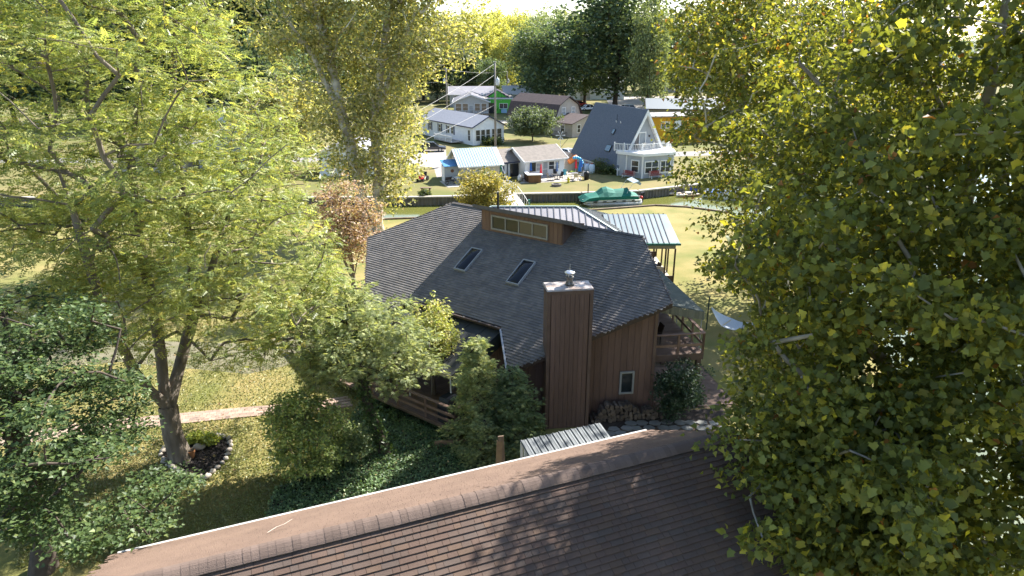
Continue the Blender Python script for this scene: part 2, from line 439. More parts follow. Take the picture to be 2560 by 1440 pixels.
# brick walk on the near lawn
M_brick = mat('walk_brick', (.36, .25, .19), .9, (.27, .2, .16), 3, bump=.2, rnd=.22)
walk = sheet('brick_path', [tuple(G(*q)[:2]) for q in ((0, 1082), (180, 1063), (390, 1040), (640, 1017), (760, 1008), (870, 990), (880, 1018), (770, 1028), (650, 1040), (400, 1066), (190, 1092), (0, 1115))], .006, mat('path_sand', (.3, .23, .17), .95))
bm_ = MB().box(-.145, .145, -.095, .095, 0, .03).mesh('brick', M_brick)
top = [G(*q)[:2] for q in ((180, 1063), (390, 1040), (640, 1017), (760, 1008), (870, 990))]; bot = [G(*q)[:2] for q in ((190, 1092), (400, 1066), (650, 1040), (770, 1028), (880, 1018))]
k_ = 0
for i in range(4):
    L_ = np.linalg.norm(top[i + 1] - top[i]); n_ = max(2, int(L_ / .3)); wd = np.linalg.norm(top[i] - bot[i]); m_ = max(3, int(wd / .2))
    for a in range(n_):
        for b in range(m_):
            if k_ >= 298: break
            s_, t_ = (a + .5 + (.25 if b % 2 else -.25)) / n_, (b + .5) / m_
            p = (top[i] * (1 - s_) + top[i + 1] * s_) * (1 - t_) + (bot[i] * (1 - s_) + bot[i + 1] * s_) * t_; d = top[i + 1] - top[i]
            o = link('brick', bm_, walk, (p[0], p[1], .008 + random.uniform(0, .008)), (0, 0, math.atan2(d[1], d[0]) + random.uniform(-.02, .02))); k_ += 1

# ================================================================ SHINGLES
def variants(widths, cols, ex, m, th=.026):
    out = []
    for c in cols:
        for w in widths:
            b = MB(); L_ = ex * 1.12
            b.add([(.0035, 0, th * 1.3), (w - .0035, 0, th * 1.3), (w - .0035, L_, .003), (.0035, L_, .003), (.0035, 0, .0), (w - .0035, 0, .0)], [(0, 1, 2, 3), (0, 4, 5, 1), (0, 3, 4), (1, 5, 2)])
            me = b.mesh('shingle', m); colour_attr(me, np.tile(np.array(c, np.float32), (6, 1))); out.append((w, me, b.v, b.f, c))
    return out
def lay_shingles(parent, poly2, frame, ex, var, m, score, nsingle=300, skip=None):
    """poly2 in the roof plane's (a along eave, b upslope); frame maps (a, b, h) to parent space; rows scanned across the polygon"""
    items = []; ys = [p[1] for p in poly2]; b0 = min(ys); row = 0; A, B, Nn, O = frame
    while b0 + row * ex < max(ys):
        y = b0 + (row + .5) * ex; xs = []
        for i in range(len(poly2)):
            (x0, y0), (x1, y1) = poly2[i], poly2[(i + 1) % len(poly2)]
            if (y0 > y) != (y1 > y): xs.append(x0 + (x1 - x0) * (y - y0) / (y1 - y0))
        xs.sort()
        for j in range(0, len(xs) - 1, 2):
            x = xs[j] + random.uniform(-.1, 0)
            while x < xs[j + 1] - .03:
                v = random.choice(var)
                if x + v[0] > xs[j + 1] + .06:
                    v = min((q for q in var), key=lambda q: q[0] + random.random() * .001)
                if not (skip and skip(x + v[0] / 2, y)): items.append((x, b0 + row * ex, v))
                x += v[0]
        row += 1
    Mx = Matrix(((A[0], B[0], Nn[0], O[0]), (A[1], B[1], Nn[1], O[1]), (A[2], B[2], Nn[2], O[2]), (0, 0, 0, 1)))
    sc = [score(Mx @ Vector((x + v[0] / 2, y, 0))) for x, y, v in items]
    order = sorted(range(len(items)), key=lambda i: sc[i]); single = set(order[:nsingle])
    V = []; F = []; Cc = []
    for i, (x, y, v) in enumerate(items):
        if i in single:
            o = link('shingle', v[1], parent); o.matrix_local = Mx @ Matrix.Translation((x, y, random.uniform(0, .003))); continue
        o0 = len(V); dz = random.uniform(0, .003)
        V += [Mx @ Vector((x + a, y + b, h + dz)) for a, b, h in v[2]]; F += [tuple(q + o0 for q in f) for f in v[3]]; Cc += [v[4]] * 6
    me = bpy.data.meshes.new('shingle_field'); me.from_pydata(V, [], F); me.materials.append(m); colour_attr(me, np.array(Cc))
    o = link('shingle_field', me, parent); o['kind'] = 'stuff'
    return o
def view_score(world):
    def f(p):
        w = world @ p; q = proj([w])[0]
        return q[2] + (0 if -20 < q[0] < 2580 and -20 < q[1] < 1460 else 1000)
    return f

# ================================================================ MAIN HOUSE (brown wood house with the diagonal roof)
M_side = mat('brown_siding', (.135, .086, .07), .75, (.11, .07, .057), 2.5, bump=.12, stretch=(6, 6, .6), rnd=.17)
M_side_d = mat('brown_trim', (.12, .08, .065), .7, (.095, .062, .05), 2)
M_side_lit = mat('brown_siding_lit', (.2, .115, .07), .75, (.17, .095, .06), 2.5, stretch=(6, 6, .6), rnd=.08)  # lighter siding colour carries the brighter light on the dormer front
M_rooffelt = mat('roof_felt', (.035, .034, .035), .95)
M_shing = mat('charcoal_shingle', (.1, .1, .1), .85, attr=True, scale=1.4, spec=.2, bump=.2, bscale=60)
M_darkroof = mat('rolled_roofing', (.028, .031, .033), .9, (.045, .048, .048), 1.2, bump=.15, stretch=(1, 1, 1))
M_gut = mat('dark_gutter', (.05, .035, .03), .5)
M_tan = mat('tan_window_frame', (.3, .27, .22), .6)
M_grayframe = mat('grey_window_frame', (.24, .25, .25), .6)
M_glass_d = glassmat('dark_glass', (.012, .018, .02))
M_glass_m = glassmat('lit_brown_glass', (.1, .08, .06), .12)  # brown pane colour stands in for the two lit dormer panes
M_white = mat('white_paint', (.72, .71, .69), .6)
M_steel = mat('bright_steel', (.6, .6, .6), .35, metal=.9)
M_black = mat('black_plastic', (.012, .012, .013), .5)

HYAW = R(7.5); HC = (5.0, 30.0)
def loc2w(u, v, z=0):
    c, s_ = math.cos(HYAW), math.sin(HYAW); return (u * c - v * s_, u * s_ + v * c, z)
house = thing('wood_house', 'large brown wooden house with diagonal charcoal shingle roof and tall chimney', 'house', loc2w(*HC), HYAW)
HW = Matrix.Translation(loc2w(*HC)) @ Matrix.Rotation(HYAW, 4, 'Z')
SL = .55; Q2 = math.sqrt(2)
def rz(u, v): return 3.79 + SL * (u + v - 31.95) / Q2
def rz2(u, v): return min(rz(u, v), 7.31 - SL * (u + v - 41.0) / Q2)
def hl(u, v, z): return (u - HC[0], v - HC[1], z)
RP = [(10.35, 26.15), (3.3, 26.15), (3.3, 28.65), (-.75, 32.7), (-3.3, 32.7), (-3.3, 39.3), (1.7, 39.3), (10.35, 30.65)]
roof = MB().prism([hl(u, v, rz(u, v) - .2) for u, v in RP], (0, 0, .17)).build('roof', M_rooffelt, house)
MB().prism([hl(u, v, 7.31 - SL * (u + v - 41) / Q2 - .2) for u, v in ((10.35, 30.65), (10.35, 39.3), (1.7, 39.3))], (0, 0, .18)).build('rear_roof', M_darkroof, house)
# shingle frame: a along eave (1,-1)/sqrt2, b upslope
cs = 1 / math.sqrt(1 + SL * SL)
fa = Vector((1 / Q2, -1 / Q2, 0)); fb = Vector((cs / Q2, cs / Q2, SL * cs)); fn = fa.cross(fb); fn = fn if fn.z > 0 else -fn
fO = Vector(hl(0, 31.95, rz(0, 31.95) - .025))
def plane2(u, v):
    d = Vector(hl(u, v, rz(u, v))) - Vector(hl(0, 31.95, rz(0, 31.95))); return (d.dot(fa), d.dot(fb))
vb = variants([.2, .26, .32, .16], [(.185, .168, .155), (.158, .146, .138), (.172, .158, .148), (.145, .136, .13), (.195, .175, .16), (.165, .15, .138)], .15, M_shing)
lay_shingles(roof, [plane2(*p) for p in RP], (fa, fb, fn, fO), .15, vb, M_shing, view_score(HW), 300)
# ridge caps along the ridge and rakes
cap_me = MB().add([(-.14, -.16, -.045), (0, -.16, .02), (.14, -.16, -.045), (-.14, .1, -.055), (0, .1, .005), (.14, .1, -.055)], [(0, 1, 4, 3), (1, 2, 5, 4), (0, 3, 5, 2)]).mesh('ridge_cap', M_shing)
colour_attr(cap_me, np.tile(np.array((.12, .11, .105), np.float32), (6, 1)))
for i in range(58):
    t_ = (i + .5) / 58; u = 1.7 + 8.65 * t_; v = 39.3 - 8.65 * t_
    link('ridge_cap', cap_me, roof, hl(u, v, 7.33), (0, 0, R(45)))
# rake and eave boards
tr = [((10.35, 26.15), (3.3, 26.15)), ((10.35, 30.65), (10.35, 26.15)), ((-.75, 32.7), (-3.3, 32.7)), ((-3.3, 32.7), (-3.3, 39.3)), ((-3.3, 39.3), (1.7, 39.3))]
for (a, b) in tr:
    MB().bar(hl(*a, rz(*a) - .1), hl(*b, rz(*b) - .1), .05, .2).build('fascia', M_gut, roof)
# gutter with hangers
g = MB(); pts = [(-.75, 32.7), (3.3, 28.65)]
g.bar(hl(-.8, 32.62, 3.72), hl(3.25, 28.57, 3.72), .12, .1); gut = g.build('gutter', M_gut, house)
g = MB(); g.bar(hl(3.22, 28.6, 3.72), hl(3.22, 26.1, rz(3.3, 26.15) - .08), .08, .1); g.build('rake_gutter', mat('grey_metal', (.3, .31, .32), .5, metal=.3), house)
for t_ in (.08, .25, .42, .6, .78, .95):
    MB().box(-.06, .06, -.01, .01, -.01, .02).build('hanger', M_steel, gut).location = hl(-.8 + 4.05 * t_, 32.62 - 4.05 * t_, 3.78)

# walls, each a run of vertical boards with slanted tops
def board_wall(name, p0, p1, topf, z0, m, parent, bw=.29, nrm=(0, -1), th=.03, panel=True, skip=None):
    d = Vector((p1[0] - p0[0], p1[1] - p0[1], 0)); L_ = d.length; d.normalize(); n_ = Vector((nrm[0], nrm[1], 0)).normalized()
    q0 = Vector((*p0, 0)); k = max(1, round(L_ / bw)); st = L_ / k
    def P(s_, z, o_): a = q0 + d * s_ + n_ * o_; return hl(a.x, a.y, z)
    def T(s_): a = q0 + d * s_; return topf(a.x, a.y)
    w_ = MB(); w_.prism([P(0, z0, 0), P(L_, z0, 0)] + [P(L_ * j / 6, T(L_ * j / 6), 0) for j in range(6, -1, -1)], -n_ * .12)
    wall = w_.build(name, mat('brown_backing', (.04, .025, .02), .9), parent)
    for i in range(k):
        a, b = i * st + .006, (i + 1) * st - .006
        MB().prism([P(a, z0, .002), P(b, z0, .002), P(b, T(b), .002), P(a, T(a), .002)], n_ * th).build('board', m, wall)
    return wall
top_ = lambda u, v: rz2(u, v) - .21
nearwall = board_wall('wall', (3.65, 26.7), (9.85, 26.7), top_, 0, M_side, house)
board_wall('side_wall', (3.65, 28.9), (3.65, 26.7), top_, 0, M_side, house, nrm=(-1, 0))
board_wall('porch_wall', (-.35, 32.9), (3.65, 28.9), top_, 0, M_side, house, nrm=(-1, -1))
board_wall('wing_wall', (-2.9, 32.95), (-.35, 32.95), top_, 0, M_side, house)
board_wall('wing_side_wall', (-2.9, 38.9), (-2.9, 32.95), top_, 0, M_side, house, nrm=(-1, 0), bw=.4)
board_wall('deck_wall', (9.85, 26.7), (9.85, 38.9), top_, 0, M_side, house, nrm=(1, 0), bw=.4)
board_wall('canal_wall', (9.85, 38.9), (-2.9, 38.9), top_, 0, M_side, house, nrm=(0, 1), bw=.6)
MB().box(-.07, .07, -.07, .02, 0, 5.0).build('corner_post', M_side_d, house).location = hl(9.9, 26.68, 0)

def wframe(parent, o, dx, n_, w, h, fm, gm, t=.09, panes=1, rows=1, label=None, pane_ms=None, depth=.07):
    """window: frame with mullions, panes as sub-parts; o is the bottom centre on the wall, dx along the wall, n_ outward"""
    o, dx, n_ = Vector(o), Vector(dx).normalized(), Vector(n_).normalized(); up = Vector((0, 0, 1)); b = MB()
    def bx(x0, x1, z0, z1, d0, d1):
        b.prism([o + dx * x + up * z + n_ * d0 for x, z in ((x0, z0), (x1, z0), (x1, z1), (x0, z1))], n_ * (d1 - d0))
    bx(-w / 2 - t, w / 2 + t, -t, 0, .002, depth); bx(-w / 2 - t, w / 2 + t, h, h + t, .002, depth)
    bx(-w / 2 - t, -w / 2, 0, h, .002, depth); bx(w / 2, w / 2 + t, 0, h, .002, depth)
    for i in range(1, panes):
        x = -w / 2 + w * i / panes; bx(x - t * .35, x + t * .35, 0, h, .002, depth * .85)
    for i in range(1, rows):
        z = h * i / rows; bx(-w / 2, w / 2, z - t * .3, z + t * .3, .002, depth * .8)
    f = b.build('window', fm, parent); k = 0
    for i in range(panes):
        for j in range(rows):
            x0 = -w / 2 + w * i / panes + .004; x1 = x0 + w / panes - .008; z0 = h * j / rows + .004; z1 = z0 + h / rows - .008
            g_ = MB().prism([o + dx * x + up * z + n_ * .008 for x, z in ((x0, z0), (x1, z0), (x1, z1), (x0, z1))], n_ * .015)
            g_.build('pane', pane_ms[k % len(pane_ms)] if pane_ms else gm, f); k += 1
    return f
wframe(nearwall, hl(8.72, 26.67, 1.15), (1, 0, 0), (0, -1, 0), .5, .95, M_grayframe, M_glass_d, t=.085)

# chimney chase
ch = MB(); ch.box(-.92, .92, -.42, .5, 0, 6.45); chim = ch.build('chimney', mat('brown_backing', (.04, .025, .02), .9), house); chim.location = hl(5.83, 26.28, 0)
for i in range(8):
    a = -.92 + .12 + i * 1.6 / 8
    MB().box(a + .006, a + 1.6 / 8 - .006, -.452, -.421, .02, 6.3).build('board', M_side, chim)
for i in range(4):
    a = -.42 + .02 + i * .22
    MB().box(-.95, -.921, a + .006, a + .214, .02, 6.3).build('board', M_side, chim)
    MB().box(.921, .95, a + .006, a + .214, .02, 6.3).build('board', M_side, chim)
for x in (-.9, .9):
    MB().box(x - .07, x + .07, -.475, -.453, .01, 6.45).build('corner_board', M_side_d, chim)
MB().box(-.98, .98, -.47, -.45, 6.3, 6.46).build('frieze_board', M_side_d, chim)
c_ = MB(); c_.add([(-1.0, -.52, 6.47), (1.0, -.52, 6.47), (1.0, .56, 6.47), (-1.0, .56, 6.47), (-.96, -.48, 6.53), (.96, -.48, 6.53), (.96, .52, 6.53), (-.96, .52, 6.53), (0, .02, 6.57)],
    [(0, 3, 2, 1), (0, 1, 5, 4), (1, 2, 6, 5), (2, 3, 7, 6), (3, 0, 4, 7), (4, 5, 8), (5, 6, 8), (6, 7, 8), (7, 4, 8)])
c_.build('chimney_cap', mat('galvanised_pan', (.4, .37, .35), .5, (.27, .2, .16), 2.5, metal=.2), chim)
fl = MB().lathe((.05, .02, 6.56), [(.21, 0), (.16, .08), (.13, .16), (.13, .3), (.17, .31), (.17, .37), (.14, .38)], 16).build('flue', mat('sooty_steel', (.25, .24, .23), .5, (.1, .09, .085), 6, metal=.5), chim, True)
for i in range(6):
    t_ = i * math.pi / 3; MB().bar((.05 + .15 * math.cos(t_), .02 + .15 * math.sin(t_), 6.93), (.05 + .15 * math.cos(t_), .02 + .15 * math.sin(t_), 7.09), .022).build('strut', M_steel, fl)
MB().lathe((.05, .02, 7.08), [(.22, 0), (.235, .02), (.19, .05), (.07, .09), (.02, .1)], 18).build('flue_cap', M_steel, fl, True)
MB().tube((.05, .02, 7.2), (.05, .02, 7.45), .008).build('rod', M_steel, fl)

# clerestory dormer over the ridge
dA, dB = Vector((3.12, 35.92, 0)), Vector((6.77, 32.28, 0)); dd = (dB - dA).normalized(); dn = Vector((-dd.y, dd.x, 0)); dn = -dn if dn.x > 0 else dn
dorm = board_wall('dormer_wall', (dA.x, dA.y), (dB.x, dB.y), lambda u, v: 7.72, 6.45, M_side_lit, house, bw=.26, nrm=(dn.x, dn.y))
for e, nm in ((dA, -dd), (dB, dd)):
    s_ = MB(); b_ = e - dn * 2.0
    s_.prism([hl(e.x, e.y, 6.4), hl(b_.x, b_.y, 7.2), hl(b_.x, b_.y, 7.25), hl(e.x, e.y, 7.7)], nm * .06).build('dormer_cheek', M_side, dorm)
r_ = MB(); f0 = dA + dn * .32 - dd * .42; f1 = dB + dn * .32 + dd * .72; k0 = f0 - dn * 2.75; k1 = f1 - dn * 2.75
r_.prism([hl(f0.x, f0.y, 7.72), hl(f1.x, f1.y, 7.72), hl(k1.x, k1.y, 6.72), hl(k0.x, k0.y, 6.72)], (0, 0, .2))
r_.build('dormer_roof', mat('grey_roof_edge', (.13, .12, .115), .8, (.1, .09, .085), 3), dorm)
wc = dA + dd * 2.5; wframe(dorm, hl(wc.x + dn.x * .034, wc.y + dn.y * .034, 6.74), dd, dn, 3.5, .62, M_tan, M_glass_d, t=.085, panes=4, pane_ms=[M_glass_d, M_glass_d, M_glass_m, M_glass_m])
MB().tube(hl(4.2, 38.0, 5.2), hl(4.2, 38.0, 8.1), .06).build('vent_pipe', M_black, house)

# two domed skylights laid on the slope
def skylight(px):
    n_ = HW.to_3x3() @ fn; P0 = HW @ fO; pts = []
    for q in px:
        r = Vector(ray(*q)); C_ = Vector(CAM); t_ = (P0 - C_).dot(n_) / r.dot(n_); w_ = HW.inverted() @ (C_ + r * t_) - fO; pts.append((w_.dot(fa), w_.dot(fb)))
    a0 = sum(p[0] for p in pts) / 4; b0 = sum(p[1] for p in pts) / 4
    hw_ = .33; hh = .78
    M_ = Matrix(((fa.x, fb.x, fn.x, 0), (fa.y, fb.y, fn.y, 0), (fa.z, fb.z, fn.z, 0), (0, 0, 0, 1))); M_.translation = fO + fa * a0 + fb * b0
    f = MB()
    for x0, x1, y0, y1 in ((-hw_ - .05, hw_ + .05, -hh - .05, -hh), (-hw_ - .05, hw_ + .05, hh, hh + .05), (-hw_ - .05, -hw_, -hh, hh), (hw_, hw_ + .05, -hh, hh)): f.box(x0, x1, y0, y1, 0, .15)
    o = f.build('skylight', mat('skylight_frame', (.3, .3, .3), .5), roof); o.matrix_local = M_
    d = MB(); nx, ny = 6, 12
    d.v = [(hw_ * (2 * i / nx - 1), hh * (2 * j / ny - 1), .1 + .12 * (max(0, (1 - (2 * i / nx - 1) ** 2) * (1 - (2 * j / ny - 1) ** 2))) ** .5) for j in range(ny + 1) for i in range(nx + 1)]
    d.f = [(j * (nx + 1) + i, j * (nx + 1) + i + 1, (j + 1) * (nx + 1) + i + 1, (j + 1) * (nx + 1) + i) for j in range(ny) for i in range(nx)]
    d.build('dome', mat('smoked_acrylic', (.01, .012, .016), .22, spec=.3), o, True)
skylight([(1133, 677), (1179, 620), (1212, 627), (1166, 684)]); skylight([(1264, 709), (1310, 652), (1344, 658), (1296, 718)])

# front porch under the gutter: rolled roof, valance, deck, rails
pr = MB(); w0 = 32.0 / Q2; q = lambda t_, w_, z: hl((w_ + t_) / Q2, (w_ - t_) / Q2, z)   # t along (1,-1), w along (1,1)
t0, t1 = (-.75 - 32.7) / Q2, (3.3 - 28.65) / Q2
pr.prism([q(t0, w0 + .3, 3.5), q(t1 - .1, w0 + .3, 3.5), q(t1 - .1, w0 - 3.4, 2.55), q(t0, w0 - 3.4, 2.55)], (0, 0, .1)); porch = pr.build('porch_roof', M_darkroof, house)
for i in range(1, 6):
    t_ = t0 + (t1 - t0) * i / 6; MB().bar(q(t_, w0 + .2, 3.6), q(t_, w0 - 3.4, 2.66), .05, .025).build('seam', M_darkroof, porch)
for i in range(12):
    a, b = w0 - 3.4 + i * .3, w0 - 3.4 + (i + 1) * .3 - .012; za, zb = 2.55 + (a - w0 + 3.4) * .257, 2.55 + (b - w0 + 3.4) * .257
    MB().prism([q(t1 - .12, a, za - .62), q(t1 - .12, b, zb - .62), q(t1 - .12, b, zb), q(t1 - .12, a, za)], (.02, -.02, 0)).build('valance_board', mat('dark_green_board', (.05, .055, .04), .8), porch)
MB().bar(q(t0, w0 - 3.42, 2.58), q(t1 - .1, w0 - 3.42, 2.58), .04, .2).build('fascia', mat('pale_board', (.3, .27, .2), .8), porch)
for t_ in (t0 + .15, (t0 + t1) / 2, t1 - .3):
    MB().tube(q(t_, w0 - 3.25, .7), q(t_, w0 - 3.25, 2.55), .035).build('post', M_white, porch)
dk = MB(); dk.prism([q(t0 - 1.2, w0 + .4, .5), q(t1 + .8, w0 + .4, .5), q(t1 + .8, w0 - 4.2, .5), q(t0 - 1.2, w0 - 4.2, .5)], (0, 0, .1)); deck1 = dk.build('porch_deck', M_earth, house)
M_plank = mat('deck_plank', (.17, .11, .08), .8, (.13, .085, .065), 3, bump=.15, rnd=.12)
nb = 32
for i in range(nb):
    a = w0 - 4.2 + i * 4.6 / nb; MB().prism([q(t0 - 1.2, a + .006, .602), q(t1 + .8, a + .006, .602), q(t1 + .8, a + 4.6 / nb - .006, .602), q(t0 - 1.2, a + 4.6 / nb - .006, .602)], (0, 0, .03)).build('plank', M_plank, deck1)
M_rail = mat('rail_wood', (.2, .13, .095), .8, (.16, .1, .075), 3, rnd=.1)
def railing(parent, pts, zf, h=.95, rails=(.3, .6), post=1.5, cap=True):
    for a, b in zip(pts[:-1], pts[1:]):
        a, b = Vector(a), Vector(b); L_ = (b - a).length; k = max(1, round(L_ / post))
        for i in range(k + 1):
            p = a + (b - a) * i / k; MB().box(-.045, .045, -.045, .045, 0, h).build('rail_post', M_rail, parent).location = (p.x, p.y, zf)
        for r_ in rails: MB().bar((a.x, a.y, zf + r_), (b.x, b.y, zf + r_), .04, .12).build('rail', M_rail, parent)
        if cap: MB().bar((a.x, a.y, zf + h + .02), (b.x, b.y, zf + h + .02), .15, .04).build('handrail', M_rail, parent)
pa = [q(t0 - 1.15, w0 - 4.1, 0), q(t1 + .7, w0 - 4.1, 0)]
railing(deck1, [q(t0 + 1.2, w0 - 4.1, 0), q(t1 + .7, w0 - 4.1, 0), q(t1 + .7, w0 - 1.0, 0)], .63)
for i in range(4):   # steps down towards the walk
    MB().prism([q(t0 - 1.5 - .3 * i, w0 - 4.1, .45 - .15 * i), q(t0 - 1.2 - .3 * i, w0 - 4.1, .45 - .15 * i), q(t0 - 1.2 - .3 * i, w0 - 2.6, .45 - .15 * i), q(t0 - 1.5 - .3 * i, w0 - 2.6, .45 - .15 * i)], (0, 0, .05)).build('step', M_rail, deck1)
MB().box(-.8, .8, -.06, .06, 0, .28).build('planter_beam', M_timber, deck1).location = q(t1 + .8, w0 - 4.35, .0)
gc = thing('covered_grill', 'covered dark barbecue grill on the shaded front porch', 'grill', HW @ Vector(q(t1 - .1, w0 - 3.5, .635)), R(50))
MB().prism([(-.55, -.3, 0), (.55, -.3, 0), (.5, -.25, .75), (.3, -.2, 1.05), (-.3, -.2, 1.05), (-.5, -.25, .75)], (0, .55, 0)).build('cover', mat('black_vinyl', (.02, .022, .026), .4), gc)
MB().box(.56, .62, -.2, .2, .3, .36).build('handle', M_steel, gc)

# upper deck on the right with awning
DZ = 2.75
dx0, dx1, dy0, dy1 = 9.9, 12.35, 26.9, 36.0
deck = MB(); deck.box(dx0 - HC[0], dx1 - HC[0], dy0 - HC[1], dy1 - HC[1], DZ - .32, DZ - .03); deck2 = deck.build('upper_deck', M_side_d, house)
for i in range(64):
    y = dy0 + (i) * (dy1 - dy0) / 64
    MB().box(dx0 - HC[0], dx1 - HC[0], y - HC[1] + .006, y - HC[1] + (dy1 - dy0) / 64 - .008, DZ - .028, DZ).build('plank', M_plank, deck2)
railing(deck2, [hl(dx0 + .05, dy0 + .05, 0), hl(dx1 - .05, dy0 + .05, 0), hl(dx1 - .05, dy1 - .05, 0)], DZ, rails=(.42,), post=1.35)
for v in (27.1, 31.5, 35.8):
    MB().box(-.1, .1, -.1, .1, 0, DZ - .32).build('post', M_side_d, deck2).location = hl(12.2, v, 0)
aw = MB(); aw.prism([hl(10.4, 27.6, 4.95), hl(12.45, 27.5, 4.5), hl(12.45, 33.4, 4.5), hl(10.4, 34.6, 5.0)], (0, 0, .04)); awn = aw.build('awning', mat('grey_green_canvas', (.105, .118, .1), .9, (.08, .09, .075), 3, bump=.1), house)
for i in range(17):
    x = 10.4 + i * .122; zt = 4.95 - (x - 10.4) * .22
    MB().box(x - HC[0], x - HC[0] + .112, 27.48 - HC[1], 27.5 - HC[1], zt - .38, zt - .005).build('valance_strip', mat('canvas_strip', (.14, .145, .12), .9, rnd=.2), awn)
for v in (27.55, 30.5, 33.3): MB().tube(hl(12.38, v, DZ), hl(12.38, v, 4.5), .025).build('pole', mat('grey_metal', (.3, .31, .32), .5), awn)

# things on and below the deck
def chair(name, label, loc, yaw, m, group=None, z=0):
    t = thing(name, label, 'chair', (loc[0], loc[1], z), yaw, group)
    MB().box(-.26, .26, -.25, .25, .4, .44).build('seat', m, t)
    MB().prism([(-.26, .22, .44), (.26, .22, .44), (.26, .36, .95), (-.26, .36, .95)], (0, .03, 0)).build('backrest', m, t)
    for x in (-.24, .24):
        for y in (-.22, .22): MB().bar((x, y, 0), (x, y, .4), .04).build('leg', m, t)
        MB().bar((x, -.25, .62), (x, .25, .62), .05, .03).build('armrest', m, t)
    return t
M_dkwood = mat('dark_stained_wood', (.035, .026, .022), .7)
chair('deck_chair', 'dark wooden chair on the upper deck nearest the railing corner', loc2w(10.45, 28.3), R(-80), M_dkwood, z=DZ)
chair('deck_chair', 'dark wooden chair on the upper deck farther along the house wall', loc2w(10.4, 29.9), R(-95), M_dkwood, z=DZ)
dt = thing('deck_table', 'small dark side table between the upper deck chairs', 'table', loc2w(10.5, 29.1, DZ))
MB().lathe((0, 0, 0), [(.18, 0), (.03, .03), (.03, .44), (.28, .45), (.28, .48)], 12).build('table_top', M_dkwood, dt)
MB().bar((-.15, 0, .2), (.15, 0, .2), .02).build('brace', M_dkwood, dt)
for i, (u, v) in enumerate(((13.6, 33.6), (14.1, 31.6), (13.3, 35.2))):
    chair('lawn_chair', ['white plastic chair on the grass right of the upper deck rail', 'white plastic chair nearest the hammock beside the deck', 'white plastic chair farthest along the deck rail'][i], loc2w(u, v), R(20 + 40 * i), M_white)
sheet('lower_patio', [loc2w(9.95, 26.8)[:2], loc2w(14.2, 26.6)[:2], loc2w(14.2, 31)[:2], loc2w(9.95, 33)[:2]], .01, M_earth)
lp = bpy.data.objects['lower_patio']
for i in range(28):
    y = 26.85 + i * .15
    MB().prism([loc2w(9.98, y, .013), loc2w(14.1, y, .013), loc2w(14.1, y + .138, .013), loc2w(9.98, y + .138, .013)], (0, 0, .03)).build('plank', M_plank, lp)
bt = thing('patio_bench', 'white folding table under the upper deck', 'table', loc2w(10.6, 31.2), R(20))
MB().box(-.7, .7, -.3, .3, .68, .72).build('table_top', M_white, bt)
for x in (-.6, .6):
    MB().bar((x, -.25, .05), (x, .25, .68), .03).build('leg', M_white, bt); MB().bar((x, .25, .05), (x, -.25, .68), .03).build('leg', M_white, bt)
# hammock on a post stand
ha = G(1778, 775, 1.3); hb = G(1905, 812, 1.2); ham = thing('hammock', 'white rope hammock slung from a dark post on the lawn', 'hammock', (ha[0], ha[1], 0))
d = Vector(hb - ha); d.z = 0; L_ = d.length; d.normalize(); n_ = Vector((-d.y, d.x, 0)); hm = MB(); nx = 16
for i in range(nx + 1):
    t_ = i / nx; w_ = .02 + .72 * min(1, min(t_, 1 - t_) / .33); zz = 1.35 - .75 * math.sin(math.pi * t_) ** .8
    for j in range(5):
        s_ = j / 2 - 1; hm.v.append(tuple(d * L_ * t_ + n_ * w_ * s_ + Vector((0, 0, zz + .14 * s_ * s_))))
hm.f = [(i * 5 + j, i * 5 + j + 1, i * 5 + j + 6, i * 5 + j + 5) for i in range(nx) for j in range(4)]
hm.build('net', mat('white_rope_net', (.6, .62, .64), .9, (.5, .52, .54), 30), ham, True)
for t_ in (.33, .67): MB().bar(d * L_ * t_ - n_ * .78 + Vector((0, 0, .76)), d * L_ * t_ + n_ * .78 + Vector((0, 0, .76)), .05).build('spreader_bar', mat('pale_wood', (.55, .45, .3), .7), ham)
for t_ in (-.06, 1.06): MB().tube(d * L_ * t_, d * L_ * t_ + Vector((0, 0, 2.1)), .04).build('post', mat('dark_green_post', (.03, .05, .04), .6), ham)

# firewood along the near wall
M_log = mat('split_log', (.14, .11, .085), .9, (.07, .055, .045), 6, bump=.4, rnd=.35)
lm = []
for k in range(5):
    n = 5 + k % 3; b = MB(); r0 = .085 + .012 * k; rr = [r0 * random.uniform(.75, 1.15) for _ in range(n)]; L_ = .42
    for y, s_ in ((0, 1), (L_, .96)): b.v += [(rr[i] * s_ * math.cos(2 * math.pi * i / n), y, rr[i] * s_ * math.sin(2 * math.pi * i / n)) for i in range(n)]
    b.f = [(i, (i + 1) % n, n + (i + 1) % n, n + i) for i in range(n)] + [tuple(range(n - 1, -1, -1)), tuple(range(n, 2 * n))]
    lm.append(b.mesh('firewood_log', M_log))
for row in range(5):
    for i in range(17 - row * 2 - (row > 2) * 3):
        x, y, z = loc2w(7.05 + .2 * i + row * .17 + random.uniform(-.03, .03), 26.02 + random.uniform(-.06, .06), .1 + row * .165)
        o = link('firewood_log', lm[random.randrange(5)], None, (x, y, z), (random.uniform(-.1, .1), random.uniform(0, 6.28), HYAW + random.uniform(-.12, .12)))
        tag(o, 'split firewood log in the dark pile against the brown wall', 'log', 'firewood stacked by the brown wall')
sheet('mulch_strip', [loc2w(6.8, 25.4)[:2], loc2w(13.2, 25.3)[:2], loc2w(13.4, 26.62)[:2], loc2w(6.8, 26.62)[:2]], .012, mat('dark_mulch', (.035, .026, .022), .95, (.06, .045, .035), 12, bump=.6, bscale=40))

